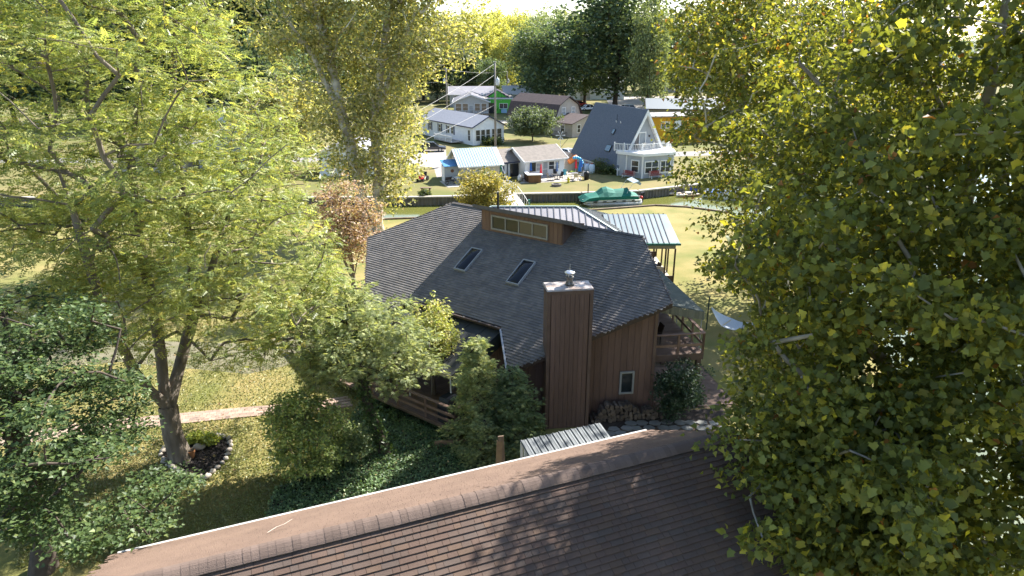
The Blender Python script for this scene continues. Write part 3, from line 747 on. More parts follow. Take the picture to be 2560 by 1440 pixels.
# ================================================================ flagstone terrace, shed, planks
fl_poly = [G(1470, 1075)[:2], G(1620, 1052)[:2], G(1790, 1050)[:2], G(1850, 1085)[:2], G(1850, 1135)[:2], G(1500, 1160)[:2]]
terr = sheet('terrace', [tuple(p) for p in fl_poly], .008, M_earth)
M_flag = mat('flagstone', (.19, .19, .175), .85, (.14, .14, .13), 2, bump=.3, rnd=.15)
xs = [p[0] for p in fl_poly]; ys = [p[1] for p in fl_poly]; gx = np.arange(min(xs), max(xs), .55); gy = np.arange(min(ys), max(ys), .45)
for i, x in enumerate(gx):
    for j, y in enumerate(gy):
        c = np.array([[x + random.uniform(-.08, .08) + (.27 if j % 2 else 0), y + random.uniform(-.06, .06)]])
        if not in_poly(c, fl_poly)[0]: continue
        n = random.choice((5, 6, 7)); a0 = random.random() * 6; MB().prism([(c[0, 0] + .29 * random.uniform(.82, 1.05) * math.cos(a0 + 6.283 * k / n), c[0, 1] + .24 * random.uniform(.82, 1.05) * math.sin(a0 + 6.283 * k / n), .012) for k in range(n)], (0, 0, .03 + random.uniform(0, .012))).build('flagstone', M_flag, terr)

s0, s1 = G(1300, 1102, 2.35), G(1500, 1057, 2.35); sd = Vector(s1 - s0); sl_ = sd.length; syaw = math.atan2(sd.y, sd.x)
shed = thing('shed', 'small shed with ribbed grey metal roof between the two houses', 'shed', (s0[0], s0[1], 0), syaw)
M_cor = mat('galvanised_rib_roof', (.11, .12, .125), .55, (.085, .095, .1), 1.5, metal=.35)
npan = 13
for i in range(npan):
    a = i * sl_ / npan; w_ = sl_ / npan; b = MB(); P = lambda x, y, h: (x, -y, 2.35 - y * .2 + h)
    pf = [(a, .0), (a + w_ * .1, .035), (a + w_ * .22, .035), (a + w_ * .32, .004), (a + w_ * .62, .004), (a + w_ * .66, .014), (a + w_ * .7, .004), (a + w_ - .002, 0)]
    b.v = [P(x, y, h) for y in (-.0, 2.2) for x, h in pf] + [P(x, y, h - .02) for y in (-.0, 2.2) for x, h in pf]; k = len(pf)
    b.f = [(j, j + 1, k + j + 1, k + j) for j in range(k - 1)] + [(2 * k + j, 3 * k + j, 3 * k + j + 1, 2 * k + j + 1) for j in range(k - 1)] + [(j, 2 * k + j, 2 * k + j + 1, j + 1) for j in range(k - 1)]
    b.build('roof_panel', M_cor, shed)
w_ = MB(); w_.prism([(.12, -.1, 0), (.12, -2.1, 0), (.12, -2.1, 1.86), (.12, -.1, 2.26)], (.05, 0, 0)); w_.prism([(sl_ - .12, -.1, 0), (sl_ - .12, -2.1, 0), (sl_ - .12, -2.1, 1.86), (sl_ - .12, -.1, 2.26)], (-.05, 0, 0)); w_.box(.17, sl_ - .17, -.15, -.1, 0, 2.27); w_.box(.17, sl_ - .17, -2.1, -2.05, 0, 1.86)
w_.build('wall', mat('grey_sheet', (.4, .41, .42), .6), shed)
for x, y, z in ((.05, -.05, 2.3), (.05, -2.15, 1.88), (sl_ - .05, -.05, 2.3)): MB().box(x - .04, x + .04, y - .04, y + .04, 0, z).build('corner_post', M_white, shed)
for i, (q0, l, rot) in enumerate((((1243, 1160), 2.0, .05), ((1258, 1158), 2.2, -.04))):
    p = G(q0[0], q0[1], 1.0); o = MB().box(-.11, .11, -.025, .025, 0, l).build('plank', M_timber if i == 0 else M_wood)
    o.location = (p[0], p[1], 0); o.rotation_euler = (0, rot, R(10)); o.name = 'upright_plank'
    tag(o, ['narrow brown plank standing upright left of the grey plank by the shed', 'weathered grey plank standing upright beside the shed roof'][i], 'plank')

# ================================================================ NEAR HOUSE (brown roof under the camera)
r0, r1 = G(400, 1430, 6.7), G(1740, 1100, 6.7); rd = Vector(r1 - r0); rd.z = 0; ryaw = math.atan2(rd.y, rd.x); rd.normalize()
r0 = Vector(r0) - rd * 1.5; NL = 14.8
near = thing('brown_roof_house', 'house under the camera with brown shingle ridge roof', 'house', (r0.x, r0.y, 0), ryaw)
NM = Matrix.Translation((r0.x, r0.y, 0)) @ Matrix.Rotation(ryaw, 4, 'Z')
pt = math.tan(R(29)); RUN, NRUN = 3.95, 7.5; ZR = 6.66
M_bshing = mat('brown_shingle', (.2, .13, .1), .9, attr=True, scale=1.0, spec=.15, bump=.35, bscale=70)
M_bplain = mat('brown_plain_shingle', (.18, .124, .093), .95, (.148, .102, .078), 1.2, 8, bump=.5, bscale=45, spec=.1)
near_roof = MB().prism([(-.0, 0, ZR - .15), (NL, 0, ZR - .15), (NL, -NRUN, ZR - .15 - NRUN * pt), (0, -NRUN, ZR - .15 - NRUN * pt)], (0, 0, .13)).build('roof', M_rooffelt, near)
far_roof = MB().prism([(0, .002, ZR - .15), (NL, .002, ZR - .15), (NL, RUN, ZR - .15 - RUN * pt), (0, RUN, ZR - .15 - RUN * pt)], (0, 0, .13)).build('far_roof_slope', M_rooffelt, near)
c29, s29 = math.cos(R(29)), math.sin(R(29))
vn = variants([.16, .22, .3, .36], [(0.121, 0.0828, 0.0638), (0.131, 0.0877, 0.063), (0.117, 0.0836, 0.0661), (0.112, 0.0845, 0.0688), (0.125, 0.0853, 0.0653), (0.12, 0.0801, 0.0614), (0.115, 0.0818, 0.0645)], .14, M_bshing, .026)
A_, B_ = Vector((1, 0, 0)), Vector((0, c29, s29)); N_ = Vector((0, -s29, c29)); O_ = Vector((0, -NRUN, ZR - .02 - NRUN * pt))
lay_shingles(near_roof, [(0, 0), (NL, 0), (NL, NRUN / c29 - .08), (0, NRUN / c29 - .08)], (A_, B_, N_, O_), .14, vn, M_bshing, view_score(NM), 300,
    skip=lambda x, y: proj([NM @ (O_ + A_ * x + B_ * y)])[0][1] > 1620)
vf = variants([.25, .33], [(.25, .15, .108), (.235, .14, .1), (.26, .16, .115)], .14, M_bplain, .005)
A2, B2, N2, O2 = Vector((-1, 0, 0)), Vector((0, -c29, s29)), Vector((0, s29, c29)), Vector((NL, RUN, ZR - .02 - RUN * pt))
lay_shingles(far_roof, [(0, 0), (NL, 0), (NL, RUN / c29 - .08), (0, RUN / c29 - .08)], (A2, B2, N2, O2), .14, vf, M_bplain, view_score(NM), 0)
# ridge cap: curved tabs overlapping along the ridge, over a ridge vent
MB().prism([(0, -.21, ZR - .1), (0, -.2, ZR - .045), (0, 0, ZR + .045), (0, .2, ZR - .045), (0, .21, ZR - .1)], (NL, 0, 0)).build('ridge_vent', M_black, near_roof)
rb = MB(); arc = [(-.235, -.07), (-.2, -.035), (-.13, .015), (-.06, .05), (0, .06), (.06, .05), (.13, .015), (.2, -.035), (.235, -.07)]
rb.v = [(x, y, z + (.008 if x == 0 else .001)) for x in (0, .2) for y, z in arc] + [(x, y, z - .012) for x in (0,) for y, z in arc]; k = len(arc)
rb.f = [(j, j + 1, k + j + 1, k + j) for j in range(k - 1)] + [(j, 2 * k + j, 2 * k + j + 1, j + 1) for j in range(k - 1)]
rcm = rb.mesh('ridge_cap', mat('brown_ridge', (.148, .108, .088), .9, (.122, .09, .074), 1.5, bump=.4, bscale=60, rnd=.12, spec=.1))
for i in range(int(NL / .155)):
    link('ridge_cap', rcm, near_roof, (i * .155, 0, ZR + random.uniform(-.003, .003)))
# drip edge and gutter on the far eave, fascias, walls
MB().bar((-.05, RUN + .05, ZR - RUN * pt - .09), (NL + .05, RUN + .05, ZR - RUN * pt - .09), .1, .1).build('gutter', mat('dull_white_gutter', (.5, .49, .47), .6, (.4, .39, .37), 1.5), near)
MB().prism([(.25, -NRUN + .4, 0), (.25, RUN - .4, 0), (.25, RUN - .4, ZR - .2 - (RUN - .4) * pt), (.25, 0, ZR - .2), (.25, -NRUN + .4, ZR - .2 - (NRUN - .4) * pt)], (NL - .5, 0, 0)).build('wall', mat('grey_house_wall', (.3, .28, .25), .8), near)
for x in (-.02, NL - .02):
    MB().prism([(x, -NRUN, ZR - .24 - NRUN * pt), (x, 0, ZR - .24), (x, RUN, ZR - .24 - RUN * pt), (x, RUN, ZR - .05 - RUN * pt), (x, 0, ZR - .05), (x, -NRUN, ZR - .05 - NRUN * pt)], (.04, 0, 0)).build('rake_board', M_bplain, near)
tw = MB().path([(0, 0, 0), (.22, .03, .02), (.4, .02, .01), (.62, .08, .02)], [.012, .012, .009, .005], 5).build('twig', mat('bare_twig', (.5, .42, .34), .8))
tp = NM @ Vector((3.4, 1.6, ZR + .02 - 1.6 * pt)); tw.location = tp; tw.rotation_euler = (R(-20), 0, ryaw + .35)
tag(tw, 'pale dead twig lying on the plain brown roof slope', 'twig')

# ================================================================ PAVILION behind the house: hipped metal roof and screened porch
M_rib = mat('ribbed_pale_metal', (.33, .315, .325), .45, (.28, .27, .28), .7, metal=.3)
M_ribg = mat('ribbed_green_metal', (.24, .285, .29), .35, (.2, .24, .25), .8, metal=.35)
M_gtrim = mat('green_trim', (.05, .16, .13), .5)
def ribs(parent, face, m, step=.45, w=.06, h=.05):
    """standing ribs on a roof face given as quad/tri (eave a-b, top d-c): from eave to top, all parallel upslope"""
    a, b, c, d_ = [Vector(p) for p in face]; ax = (b - a).normalized(); n_ = (b - a).cross(d_ - a).normalized(); n_ = n_ if n_.z > 0 else -n_; up = n_.cross(ax); up = up if up.z > 0 else -up
    P2 = [((p - a).dot(ax), (p - a).dot(up)) for p in (a, b, c, d_)]; k = int((b - a).length / step); mb = MB()
    for i in range(1, k):
        x = i * step; ys = []
        for j in range(4):
            (x0, y0), (x1, y1) = P2[j], P2[(j + 1) % 4]
            if abs(x1 - x0) > 1e-6 and min(x0, x1) <= x <= max(x0, x1): ys.append(y0 + (y1 - y0) * (x - x0) / (x1 - x0))
        if len(ys) > 1 and max(ys) - min(ys) > .1:
            mb.bar(a + ax * x + up * min(ys) + n_ * h / 2, a + ax * x + up * max(ys) + n_ * h / 2, w, h, up=n_)
    o = mb.build('roof_ribs', m, parent); o['kind'] = 'stuff'; return o
def roof_face(parent, face, m, rm=None, step=.45, name='roof_face', th=.06):
    a, b, c, d_ = [Vector(p) for p in face]; n_ = (b - a).cross(d_ - a).normalized(); n_ = n_ if n_.z > 0 else -n_
    pts = [a, b, c, d_] if (c - d_).length > .05 else [a, b, c]
    o = MB().prism(pts, -n_ * th).build(name, m, parent)
    if step: ribs(o, face, rm or mat('dark_rib', (.13, .13, .14), .5), step)  # ribs coloured dark to stand for shadow and dirt lines between them
    return o
pav = thing('pavilion', 'pavilion with pale ribbed hip roof and green trim behind the brown house', 'pavilion', (2, 49, 0))
x0, x1, y0, y1, zt, ze = -7.5, 6.7, -4.0, 4.0, 4.8, 3.0; xr0, xr1 = -3.5, 2.7
roof_face(pav, [(x0, y0, ze), (x1, y0, ze), (xr1, 0, zt), (xr0, 0, zt)], M_rib)
roof_face(pav, [(x1, y1, ze), (x0, y1, ze), (xr0, 0, zt), (xr1, 0, zt)], M_rib)
roof_face(pav, [(x1, y0, ze), (x1, y1, ze), (xr1, 0, zt), (xr1, 0, zt)], M_ribg)
roof_face(pav, [(x0, y1, ze), (x0, y0, ze), (xr0, 0, zt), (xr0, 0, zt)], M_ribg)
for a, b in (((xr0, 0, zt), (xr1, 0, zt)), ((xr1, 0, zt), (x1, y0, ze)), ((xr1, 0, zt), (x1, y1, ze)), ((xr0, 0, zt), (x0, y0, ze))):
    MB().bar(Vector(a) + Vector((0, 0, .04)), Vector(b) + Vector((0, 0, .04)), .16, .05).build('hip_trim', mat('pale_green_trim', (.3, .38, .36), .4), pav)
for x in (x0 + .3, -3, 1.5, x1 - .3):
    for y in (y0 + .3, y1 - .3): MB().box(x - .08, x + .08, y - .08, y + .08, 0, ze).build('post', M_side_d, pav)
sp = thing('screened_porch', 'screened porch with green ribbed metal roof beside the pavilion', 'porch', (9.2, 48, 0))
fx0, fx1 = -2.2, 2.25
rf = roof_face(sp, [(fx0 - .2, -2.2, 2.95), (fx1 + .25, -2.2, 2.95), (fx1 + .05, 1.8, 4.05), (fx0 - .2, 1.8, 4.05)], M_ribg, step=.38)
roof_face(sp, [(fx1 + .25, 4.2, 3.3), (fx0 - .2, 4.2, 3.3), (fx0 - .2, 1.84, 4.05), (fx1 + .05, 1.84, 4.05)], M_ribg, step=.38, name='rear_roof_face')
MB().bar((fx0 - .2, -2.25, 2.87), (fx1 + .3, -2.25, 2.87), .12, .14).build('gutter', M_gtrim, sp)
MB().box(fx0, fx1, -2.1, -2.0, 2.5, 2.8).build('header', mat('pale_board', (.3, .27, .2), .8), sp)
M_brownframe = mat('brown_screen_frame', (.06, .035, .025), .6)
for x in (fx0, -.9, .05, .75, 1.6, fx1): MB().box(x - .05, x + .05, -2.1, -1.98, .0, 2.5).build('screen_post', M_brownframe, sp)
for y in (0, 2, 4): MB().box(fx1 - .05, fx1 + .05, y - .05, y + .05, 0, 3).build('screen_post', M_brownframe, sp)
MB().box(fx0, fx1, -2.08, -2.0, .0, .5).build('knee_wall', M_brownframe, sp); MB().box(fx0, fx1, 3.95, 4.05, 0, .5).build('knee_wall', M_brownframe, sp)
MB().box(fx0, fx1, -2.0, 4.0, .02, .1).build('floor', M_conc, sp)
pt_ = thing('porch_table', 'pale round table inside the screened porch', 'table', (9.4, 47.4, .1))
MB().lathe((0, 0, 0), [(.28, 0), (.05, .04), (.05, .7), (.6, .71), (.6, .75)], 16).build('table_top', M_white, pt_)
for t_ in (0, 2.1, 4.2): MB().bar((0, 0, .1), (.4 * math.cos(t_), .4 * math.sin(t_), .02), .05).build('foot', M_dkwood, pt_)
chair('porch_chair', 'dark chair right of the porch table behind the screen', (10.4, 47.2), R(-70), M_dkwood, z=.1)
chair('porch_chair', 'pale chair at the front of the screened porch', (10.7, 46.7), R(160), mat('pale_mesh', (.4, .38, .34), .8), z=.1)

# ================================================================ houses on the far bank
M_shin_g = mat('grey_shingle', (.11, .105, .105), .9, (.085, .085, .09), 3, bump=.3, bscale=12)
M_shin_b = mat('darkbrown_shingle', (.085, .062, .058), .9, (.065, .048, .047), 2, bump=.3, bscale=12)
M_shin_t = mat('taupe_shingle', (.22, .19, .165), .9, (.17, .15, .13), 2.5, bump=.3, bscale=14)
M_shin_bl = mat('slate_blue_shingle', (.125, .14, .165), .9, (.09, .105, .13), 6, bump=.3, bscale=14)
M_white_s = mat('white_siding', (.74, .75, .77), .7, (.68, .69, .71), 1.5)
M_grey_s = mat('grey_siding', (.42, .41, .4), .7, (.37, .36, .35), 1.5)
M_grey_a = mat('blue_grey_siding', (.36, .38, .41), .7, (.32, .34, .37), 1.5)
M_beige_s = mat('beige_siding', (.42, .38, .33), .75, (.37, .33, .29), 1.5)
M_green_s = mat('lime_green_siding', (.09, .42, .05), .6)
M_navy = mat('navy_trim', (.025, .035, .08), .5)
M_metal_w = mat('pale_blue_metal', (.42, .51, .55), .4, (.37, .46, .5), .6, metal=.25)
M_gl = glassmat('house_glass', (.03, .035, .04)); M_bl = glassmat('blind_glass', (.2, .14, .09), .3); M_gl2 = glassmat('pale_glass', (.28, .3, .32), .15)

def front(l, r): 
    a, b = Vector(G(*l)), Vector(G(*r)); d = b - a; return a, math.atan2(d.y, d.x), d.length
def gable(name, label, loc, yaw, w, l, h, rise, wm, rm, ridge='y', over=.35, fwin=(), lwin=(), rwin=(), fm=None, gm=None, rib=0, fascia=None, shingle_rows=False):
    """x 0..w across the front (y=0), y 0..l back; ridge along y (gable to the front) or x (eave to the front)"""
    t = thing(name, label, 'house', loc, yaw); fm = fm or M_white; gm = gm or M_gl; fa_ = fascia or M_white
    if ridge == 'y': mp = lambda a, b, z: (a, b, z); A, B = w, l
    else: mp = lambda a, b, z: (b, a, z); A, B = l, w
    MB().prism([mp(0, 0, 0), mp(A, 0, 0), mp(A, 0, h), mp(A / 2, 0, h + rise), mp(0, 0, h)], Vector(mp(0, B, 0))).build('wall', wm, t)
    s_ = rise / (A / 2)
    for sg in (0, 1):
        xe = -over if sg == 0 else A + over; ze_ = h - over * s_ + .03; xm = A / 2
        f = [mp(xe, -over, ze_), mp(xe, B + over, ze_), mp(xm, B + over, h + rise + .03), mp(xm, -over, h + rise + .03)]
        a, b, c, d_ = [Vector(p) for p in f]; o = MB().prism([a, b, c, d_], (0, 0, .1)).build('roof_slope', rm, t)
        if rib: ribs(o, [p + Vector((0, 0, .1)) for p in (a, b, c, d_)], rm, rib, .05, .04)
        MB().bar(a + Vector((0, 0, .04)), b + Vector((0, 0, .04)), .06, .16).build('eave_fascia', fa_, t)
        for y in (-over, B + over):
            MB().bar(Vector(mp(xe, y, ze_ + .03)), Vector(mp(xm, y, h + rise + .06)), .06, .18).build('rake_board', fa_, t)
    for x, z, ww, hh, *k in fwin: wframe(t, (x, -.001, z), (1, 0, 0), (0, -1, 0), ww, hh, k[0] if k and k[0] else fm, k[1] if len(k) > 1 and k[1] else gm, .08, k[2] if len(k) > 2 else 1, k[3] if len(k) > 3 else 2)
    for y, z, ww, hh, *k in lwin: wframe(t, (-.001, y, z), (0, -1, 0), (-1, 0, 0), ww, hh, fm, k[0] if k else gm, .08, 1, 2)
    for y, z, ww, hh, *k in rwin: wframe(t, (w + .001, y, z), (0, 1, 0), (1, 0, 0), ww, hh, fm, k[0] if k else gm, .08, 1, 2)
    return t
def panel(parent, name, m, x0, x1, z0, z1, y=-.05, d=.05):
    return MB().box(x0, x1, y, y + d - .002, z0, z1).build(name, m, parent)

# white ranch house, gable to the right
a, yw, w = front((1183, 364), (1267, 358))
rh = gable('ranch_house', 'long white ranch house with grey roof and navy shutters', a, yw + .12, 6.2, 18.5, 3.0, 1.55, M_white_s, mat('pale_grey_shingle', (.25, .26, .29), .85, (.21, .22, .25), 3), over=.3,
    fwin=[(.95, .7, .8, 1.75), (1.95, .7, .75, 1.75), (2.95, .7, .75, 1.75), (4.15, .7, .8, 1.75), (5.2, .7, .85, 1.75)], lwin=[(1.2, .7, .7, 1.7), (6.9, 1.3, .75, 1.15), (8.2, 1.3, .75, 1.15), (11.3, 1.3, .75, 1.15), (15, 1.3, .75, 1.15)], fascia=M_navy)
for y in (6.25, 8.85, 10.65, 11.95, 14.35, 15.65): MB().box(-.06, -.01, y - .16, y + .16, 1.15, 2.6).build('shutter', M_navy, rh)
MB().box(-2.4, -.02, 3.2, 9.2, .25, .35).build('porch_deck', M_conc, rh)
for y in (3.2, 5.2, 7.2, 9.2): MB().box(-2.4, -2.3, y - .05, y + .05, .35, 1.35).build('rail_post', M_white, rh)
MB().box(-2.38, -2.32, 3.2, 9.2, 1.25, 1.32).build('handrail', M_white, rh)
for i in range(28): MB().box(-2.37, -2.33, 3.3 + i * .21, 3.34 + i * .21, .4, 1.25).build('baluster', M_white, rh)

# grey cottage and the lime green house behind the ranch
a = at_depth(1135, 281, 168); a[2] = 0
gc_ = gable('cottage', 'grey cottage with white trim and slatted blinds behind the white ranch house', (a[0], a[1], 0), R(3), 8.3, 13, 3.0, 1.55, M_grey_s, mat('dim_grey_shingle', (.16, .16, .18), .9, (.13, .13, .15), 3), over=.4,
    fwin=[(1.1, 1.0, 1.3, 1.6, M_white, M_bl), (2.75, 1.0, 1.2, 1.6, M_white, M_bl), (5.6, 1.0, 1.2, 1.6, M_white, M_bl), (7.2, 1.0, 1.2, 1.6, M_white, M_bl), (4.1, .1, .9, 2.1, M_white, M_gl2)], lwin=[(2, 1.1, .7, 1.3), (5, 1.1, .8, 1.3), (9, 1.1, .7, 1.1)])
MB().box(.2, 8.6, -3.0, -.01, .2, .32).build('porch_deck', M_timber, gc_)
for i in range(7): MB().box(.4 + i * 1.3, .5 + i * 1.3, -2.95, -2.85, .32, 1.2).build('rail_post', M_rail, gc_)
MB().box(4.2, 8.5, -2.93, -2.87, 1.15, 1.22).build('handrail', M_rail, gc_)
a = at_depth(1212, 283, 172)
gh = gable('green_house', 'lime green house with roof deck railing and outside stair', (a[0], a[1], 0), R(2), 6.6, 9, 3.4, .0, M_green_s, M_conc, over=.3, fwin=[(4.6, 1.2, 1.9, 1.1, M_white, M_gl, 2, 1), (1.5, .1, 1.7, 2.3, mat('dark_frame', (.03, .03, .03), .5), M_gl, 2, 1)], fascia=M_white)
MB().prism([(.8, 3, 3.6), (5.4, 3, 3.6), (3.1, 3, 5.2)], (0, 5, 0)).build('upper_gable', M_green_s, gh)
for sx in (-1, 1): MB().bar((3.1 + sx * 2.9, 5.5, 3.65), (3.1, 5.5, 5.3), 5.4, .12, up=(0, 0, 1)).build('upper_roof', mat('mauve_roof', (.25, .22, .23), .9), gh)
for i in range(9): MB().box(.1 + i * .8, .15 + i * .8, .0, .05, 3.5, 4.6).build('rail_post', M_black, gh)
MB().box(.1, 6.55, .0, .05, 4.55, 4.62).build('handrail', M_black, gh)
for i in range(9): MB().box(7.0 + .12, 8.2, -2.4 + i * .35, -2.1 + i * .35, .35 + i * .36, .42 + i * .36).build('stair_tread', M_wood, gh)
MB().bar((8.2, -2.4, 1.2), (8.2, .8, 4.6), .06, .1).build('stair_rail', M_black, gh)
panel(gh, 'notice_board', mat('pale_blue_panel', (.25, .4, .55), .6), 4.0, 5.4, .1, 1.0, y=-.5, d=.4)
for nm, px, Y, lab, w_, l_, hh, m1, m2 in (('white_roof_house', 1180, 190, 'pale metal roofed house far behind the grey cottage', 12, 9, 3.2, M_grey_s, M_rib), ('tan_roof_house', 1300, 186, 'pale roofed house behind the lime green house', 8, 10, 3.6, M_beige_s, mat('pale_roof', (.5, .47, .44), .8)),
        ('left_white_house', 560, 150, 'white house with grey roof seen through the left tree', 9, 10, 3.2, M_white_s, M_shin_g), ('left_far_house', 700, 160, 'pale house behind the yellow tree on the left', 10, 10, 3.3, M_white_s, M_rib)):
    a = at_depth(px, 250, Y); gable('far_house', lab, (a[0] - w_ / 2, Y, 0), R(5), w_, l_, hh, 1.8, m1, m2, ridge='x', fwin=[(2, 1, 1.2, 1.3), (w_ - 2.5, 1, 1.2, 1.3), (w_ / 2, .1, .9, 2.0)])

# slate-blue house on the left bank, seen through the locust
a = G(500, 425); bh = gable('blue_house', 'blue grey house with dark metal roof seen through the left tree', (a[0], a[1], 0), R(8), 9, 9.5, 3.2, 2.6, M_grey_a, mat('dark_metal_roof', (.12, .12, .15), .5, (.1, .1, .125), 1, metal=.3), over=.5, fwin=[(2.2, 1.0, 1.0, 1.3), (4.6, 1.0, 1.6, 1.3), (6.8, .1, .9, 2.0)], lwin=[(3, 1, 1, 1.3)], rib=.5)
a = G(800, 440); gable('bank_cottage', 'white cottage half hidden behind the tall sycamore trunks', (a[0], a[1], 0), R(2), 7.5, 7, 2.8, 1.5, M_white_s, M_rib, over=.4, fwin=[(1.6, .9, 1, 1.2), (5.6, .9, 1, 1.2), (3.6, .1, .9, 2.0)])
a = G(300, 430); gable('bank_cottage', 'beige cottage at far left behind the locust crown', (a[0], a[1], 0), R(-4), 9, 7, 2.8, 1.7, M_beige_s, M_shin_g, over=.4, fwin=[(1.6, .9, 1, 1.2), (6.6, .9, 1, 1.2)])

# little guest hut with pale blue metal roof, lower eave to the camera
a, yw, w = front((1155, 458), (1249, 452))
hut = gable('guest_hut', 'small grey hut with pale blue ribbed metal roof by the footbridge', a, yw, w, 5.6, 2.15, 1.5, mat('hut_siding', (.45, .42, .38), .75, (.4, .37, .33), 1.5), M_metal_w, ridge='x', over=.45, rib=.32,
    fwin=[(.62, .05, .62, 1.75, M_white, M_gl2, 1, 2), (2.5, .75, 1.35, .95, M_white, M_gl2, 2, 1)], lwin=[(1.0, .9, .5, .9)])
MB().box(-.6, 5.1, -1.7, -.0, -.05, .06).build('slab', M_conc, hut)
MB().box(-2.3, -.2, -2.1, 2.2, -.05, .03).build('side_slab', M_conc, hut)
cl = MB(); cl.lathe((0, 0, 0), [(.2, 0), (.2, .03), (.16, .035)], 14); o = cl.build('clock', mat('clock_face', (.5, .52, .55), .5), hut); o.rotation_euler = (R(90), 0, 0); o.location = (1.55, -.02, 1.35)
sh = thing('lean_to_shed', 'small grey lean-to with bright blue roof against the hut', 'shed', hut.matrix_world @ Vector((0, 0, 0)) if False else Vector(a), yw)
MB().box(-1.9, -.15, .7, 2.6, 0, 2.0).build('wall', M_grey_a, sh)
MB().prism([(-2.05, .5, 1.98), (-.05, .5, 1.98), (-.05, 2.8, 2.45), (-2.05, 2.8, 2.45)], (0, 0, .08)).build('roof', mat('bright_blue_roof', (.06, .2, .38), .5), sh)
MB().box(-1.93, -1.9, 1.0, 2.3, .1, 1.9).build('door', M_white, sh)
o = MB().lathe((0, 0, 0), [(.22, 0), (.2, .04), (.05, .05)], 9).build('wreath', mat('rust_wreath', (.16, .08, .05), .8), sh); o.rotation_euler = (R(90), 0, 0); o.location = (-1.0, .69, 1.45)
ac = thing('storage_box', 'white storage box on the slab left of the hut door', 'box', Vector(a) + Vector((-.75, -.1, .05)), yw)
MB().box(-.55, .5, -.35, .35, 0, .62).build('body', mat('grey_box', (.3, .29, .28), .7), ac); MB().box(-.58, .53, -.38, .38, .63, .7).build('lid', M_white, ac)
wb = thing('wagon_wheel_bench', 'dark bench with wagon wheel ends on the hut slab', 'bench', Vector(a) + Vector((-1.35, -.95, .05)), yw + R(20))
for x in (-.5, .5):
    w_ = MB(); n = 14
    for i in range(n): w_.bar((x, .38 * math.cos(6.283 * i / n), .38 + .38 * math.sin(6.283 * i / n)), (x, .38 * math.cos(6.283 * (i + 1) / n), .38 + .38 * math.sin(6.283 * (i + 1) / n)), .05)
    for i in range(6): w_.bar((x, 0, .38), (x, .36 * math.cos(i * 1.047), .38 + .36 * math.sin(i * 1.047)), .03)
    w_.build('wheel', M_dkwood, wb)
for i in range(3): MB().box(-.5, .5, -.2 + i * .14, -.08 + i * .14, .4, .43).build('seat_slat', M_dkwood, wb)
MB().box(-.5, .5, .24, .28, .5, .85).build('backrest', M_dkwood, wb)
wk = thing('wicker_sofa', 'dark wicker sofa on the hut porch under the wide window', 'sofa', Vector(a) + Vector((2.2, -.75, .06)), yw)
MB().box(-.8, .8, -.3, .3, .12, .4).build('seat', mat('dark_wicker', (.05, .045, .04), .8), wk); MB().box(-.8, .8, .22, .34, .4, .85).build('backrest', mat('dark_wicker', (.05, .045, .04), .8), wk)
for x in (-.86, .8): MB().box(x, x + .08, -.3, .34, .05, .6).build('armrest', mat('dark_wicker', (.05, .045, .04), .8), wk)
M_dw = mat('dark_wicker', (.05, .045, .04), .8)
chair('wicker_chair', 'dark wicker chair at the right end of the hut porch', Vector(a) + Vector((3.9, -.6, 0)), yw + R(-30), M_dw, z=.06)

# white cabin with taupe roof, navy trim
a, yw, w = front((1313, 447), (1412, 437)); a2 = Vector(a)
cabn = gable('cabin', 'white cabin with taupe shingle roof and terrace umbrellas', a, yw + .03, w, 5.2, 2.25, 1.25, M_white_s, M_shin_t, ridge='x', over=.4,
    fwin=[(2.0, .85, .8, .95, M_white, M_gl2), (2.95, .05, .7, 1.85, M_white, M_gl2), (3.9, .9, .8, .95, M_white, M_gl), (4.75, .9, .6, .95, M_white, M_gl2), (1.1, .9, .7, .95, M_black, M_gl)], rwin=[(2.6, .9, .8, .9)])
an = thing('cabin_annex', 'white navy-trimmed annex on the left end of the cabin', 'house', a2 + Vector((-2.7, .35, 0)), yw + .03)
MB().prism([(0, 0, 0), (0, 4.6, 0), (0, 4.6, 2.1), (0, 2.3, 3.2), (0, 0, 2.1)], (2.6, 0, 0)).build('wall', M_white_s, an)
for sg in (0, 1):
    y_ = -.35 if sg == 0 else 4.95; MB().prism([(-.3, y_, 1.96), (2.66, y_, 1.96), (2.66, 2.3, 3.24), (-.3, 2.3, 3.24)], (0, 0, .1)).build('roof_slope', M_shin_t, an)
    MB().bar((-.32, y_, 2.0), (-.32, 2.3, 3.3), .08, .18).build('rake_board', M_navy, an); MB().bar((2.75, y_, 2.02), (2.75, 2.3, 3.36), .22, .1).build('roof_strip', M_navy, an)
MB().box(-.32, 2.66, -.42, -.36, 1.86, 2.04).build('eave_fascia', M_navy, an)
MB().box(.9, 2.3, -.03, -.003, .05, 1.75).build('dark_opening', glassmat('screen_dark', (.012, .014, .02)), an)
for x in (-.02, .5): MB().box(x - .06, x + .06, -.06, .06, 0, 2.0).build('corner_board', M_navy, an)
wframe(an, (-.001, 1.4, .95), (0, -1, 0), (-1, 0, 0), .5, .8, M_navy, M_gl, .07)
MB().box(-.03, -.004, 2.0, 2.14, 0, 2.7).build('trim_strip', M_navy, an)
o = MB().tube((0, 0, 0), (0, 0, .35), .05).build('roof_vent', M_white, an); o.location = (1.4, 1.6, 2.95)
sheet('cabin_terrace', [tuple(G(*q)[:2]) for q in ((1300, 459), (1310, 440), (1425, 432), (1455, 446), (1452, 452))], .02, M_conc)
sd2 = thing('garden_shed', 'beige garden shed between the cabin and the A-frame', 'shed', Vector(G(1412, 432)), yw + R(4))
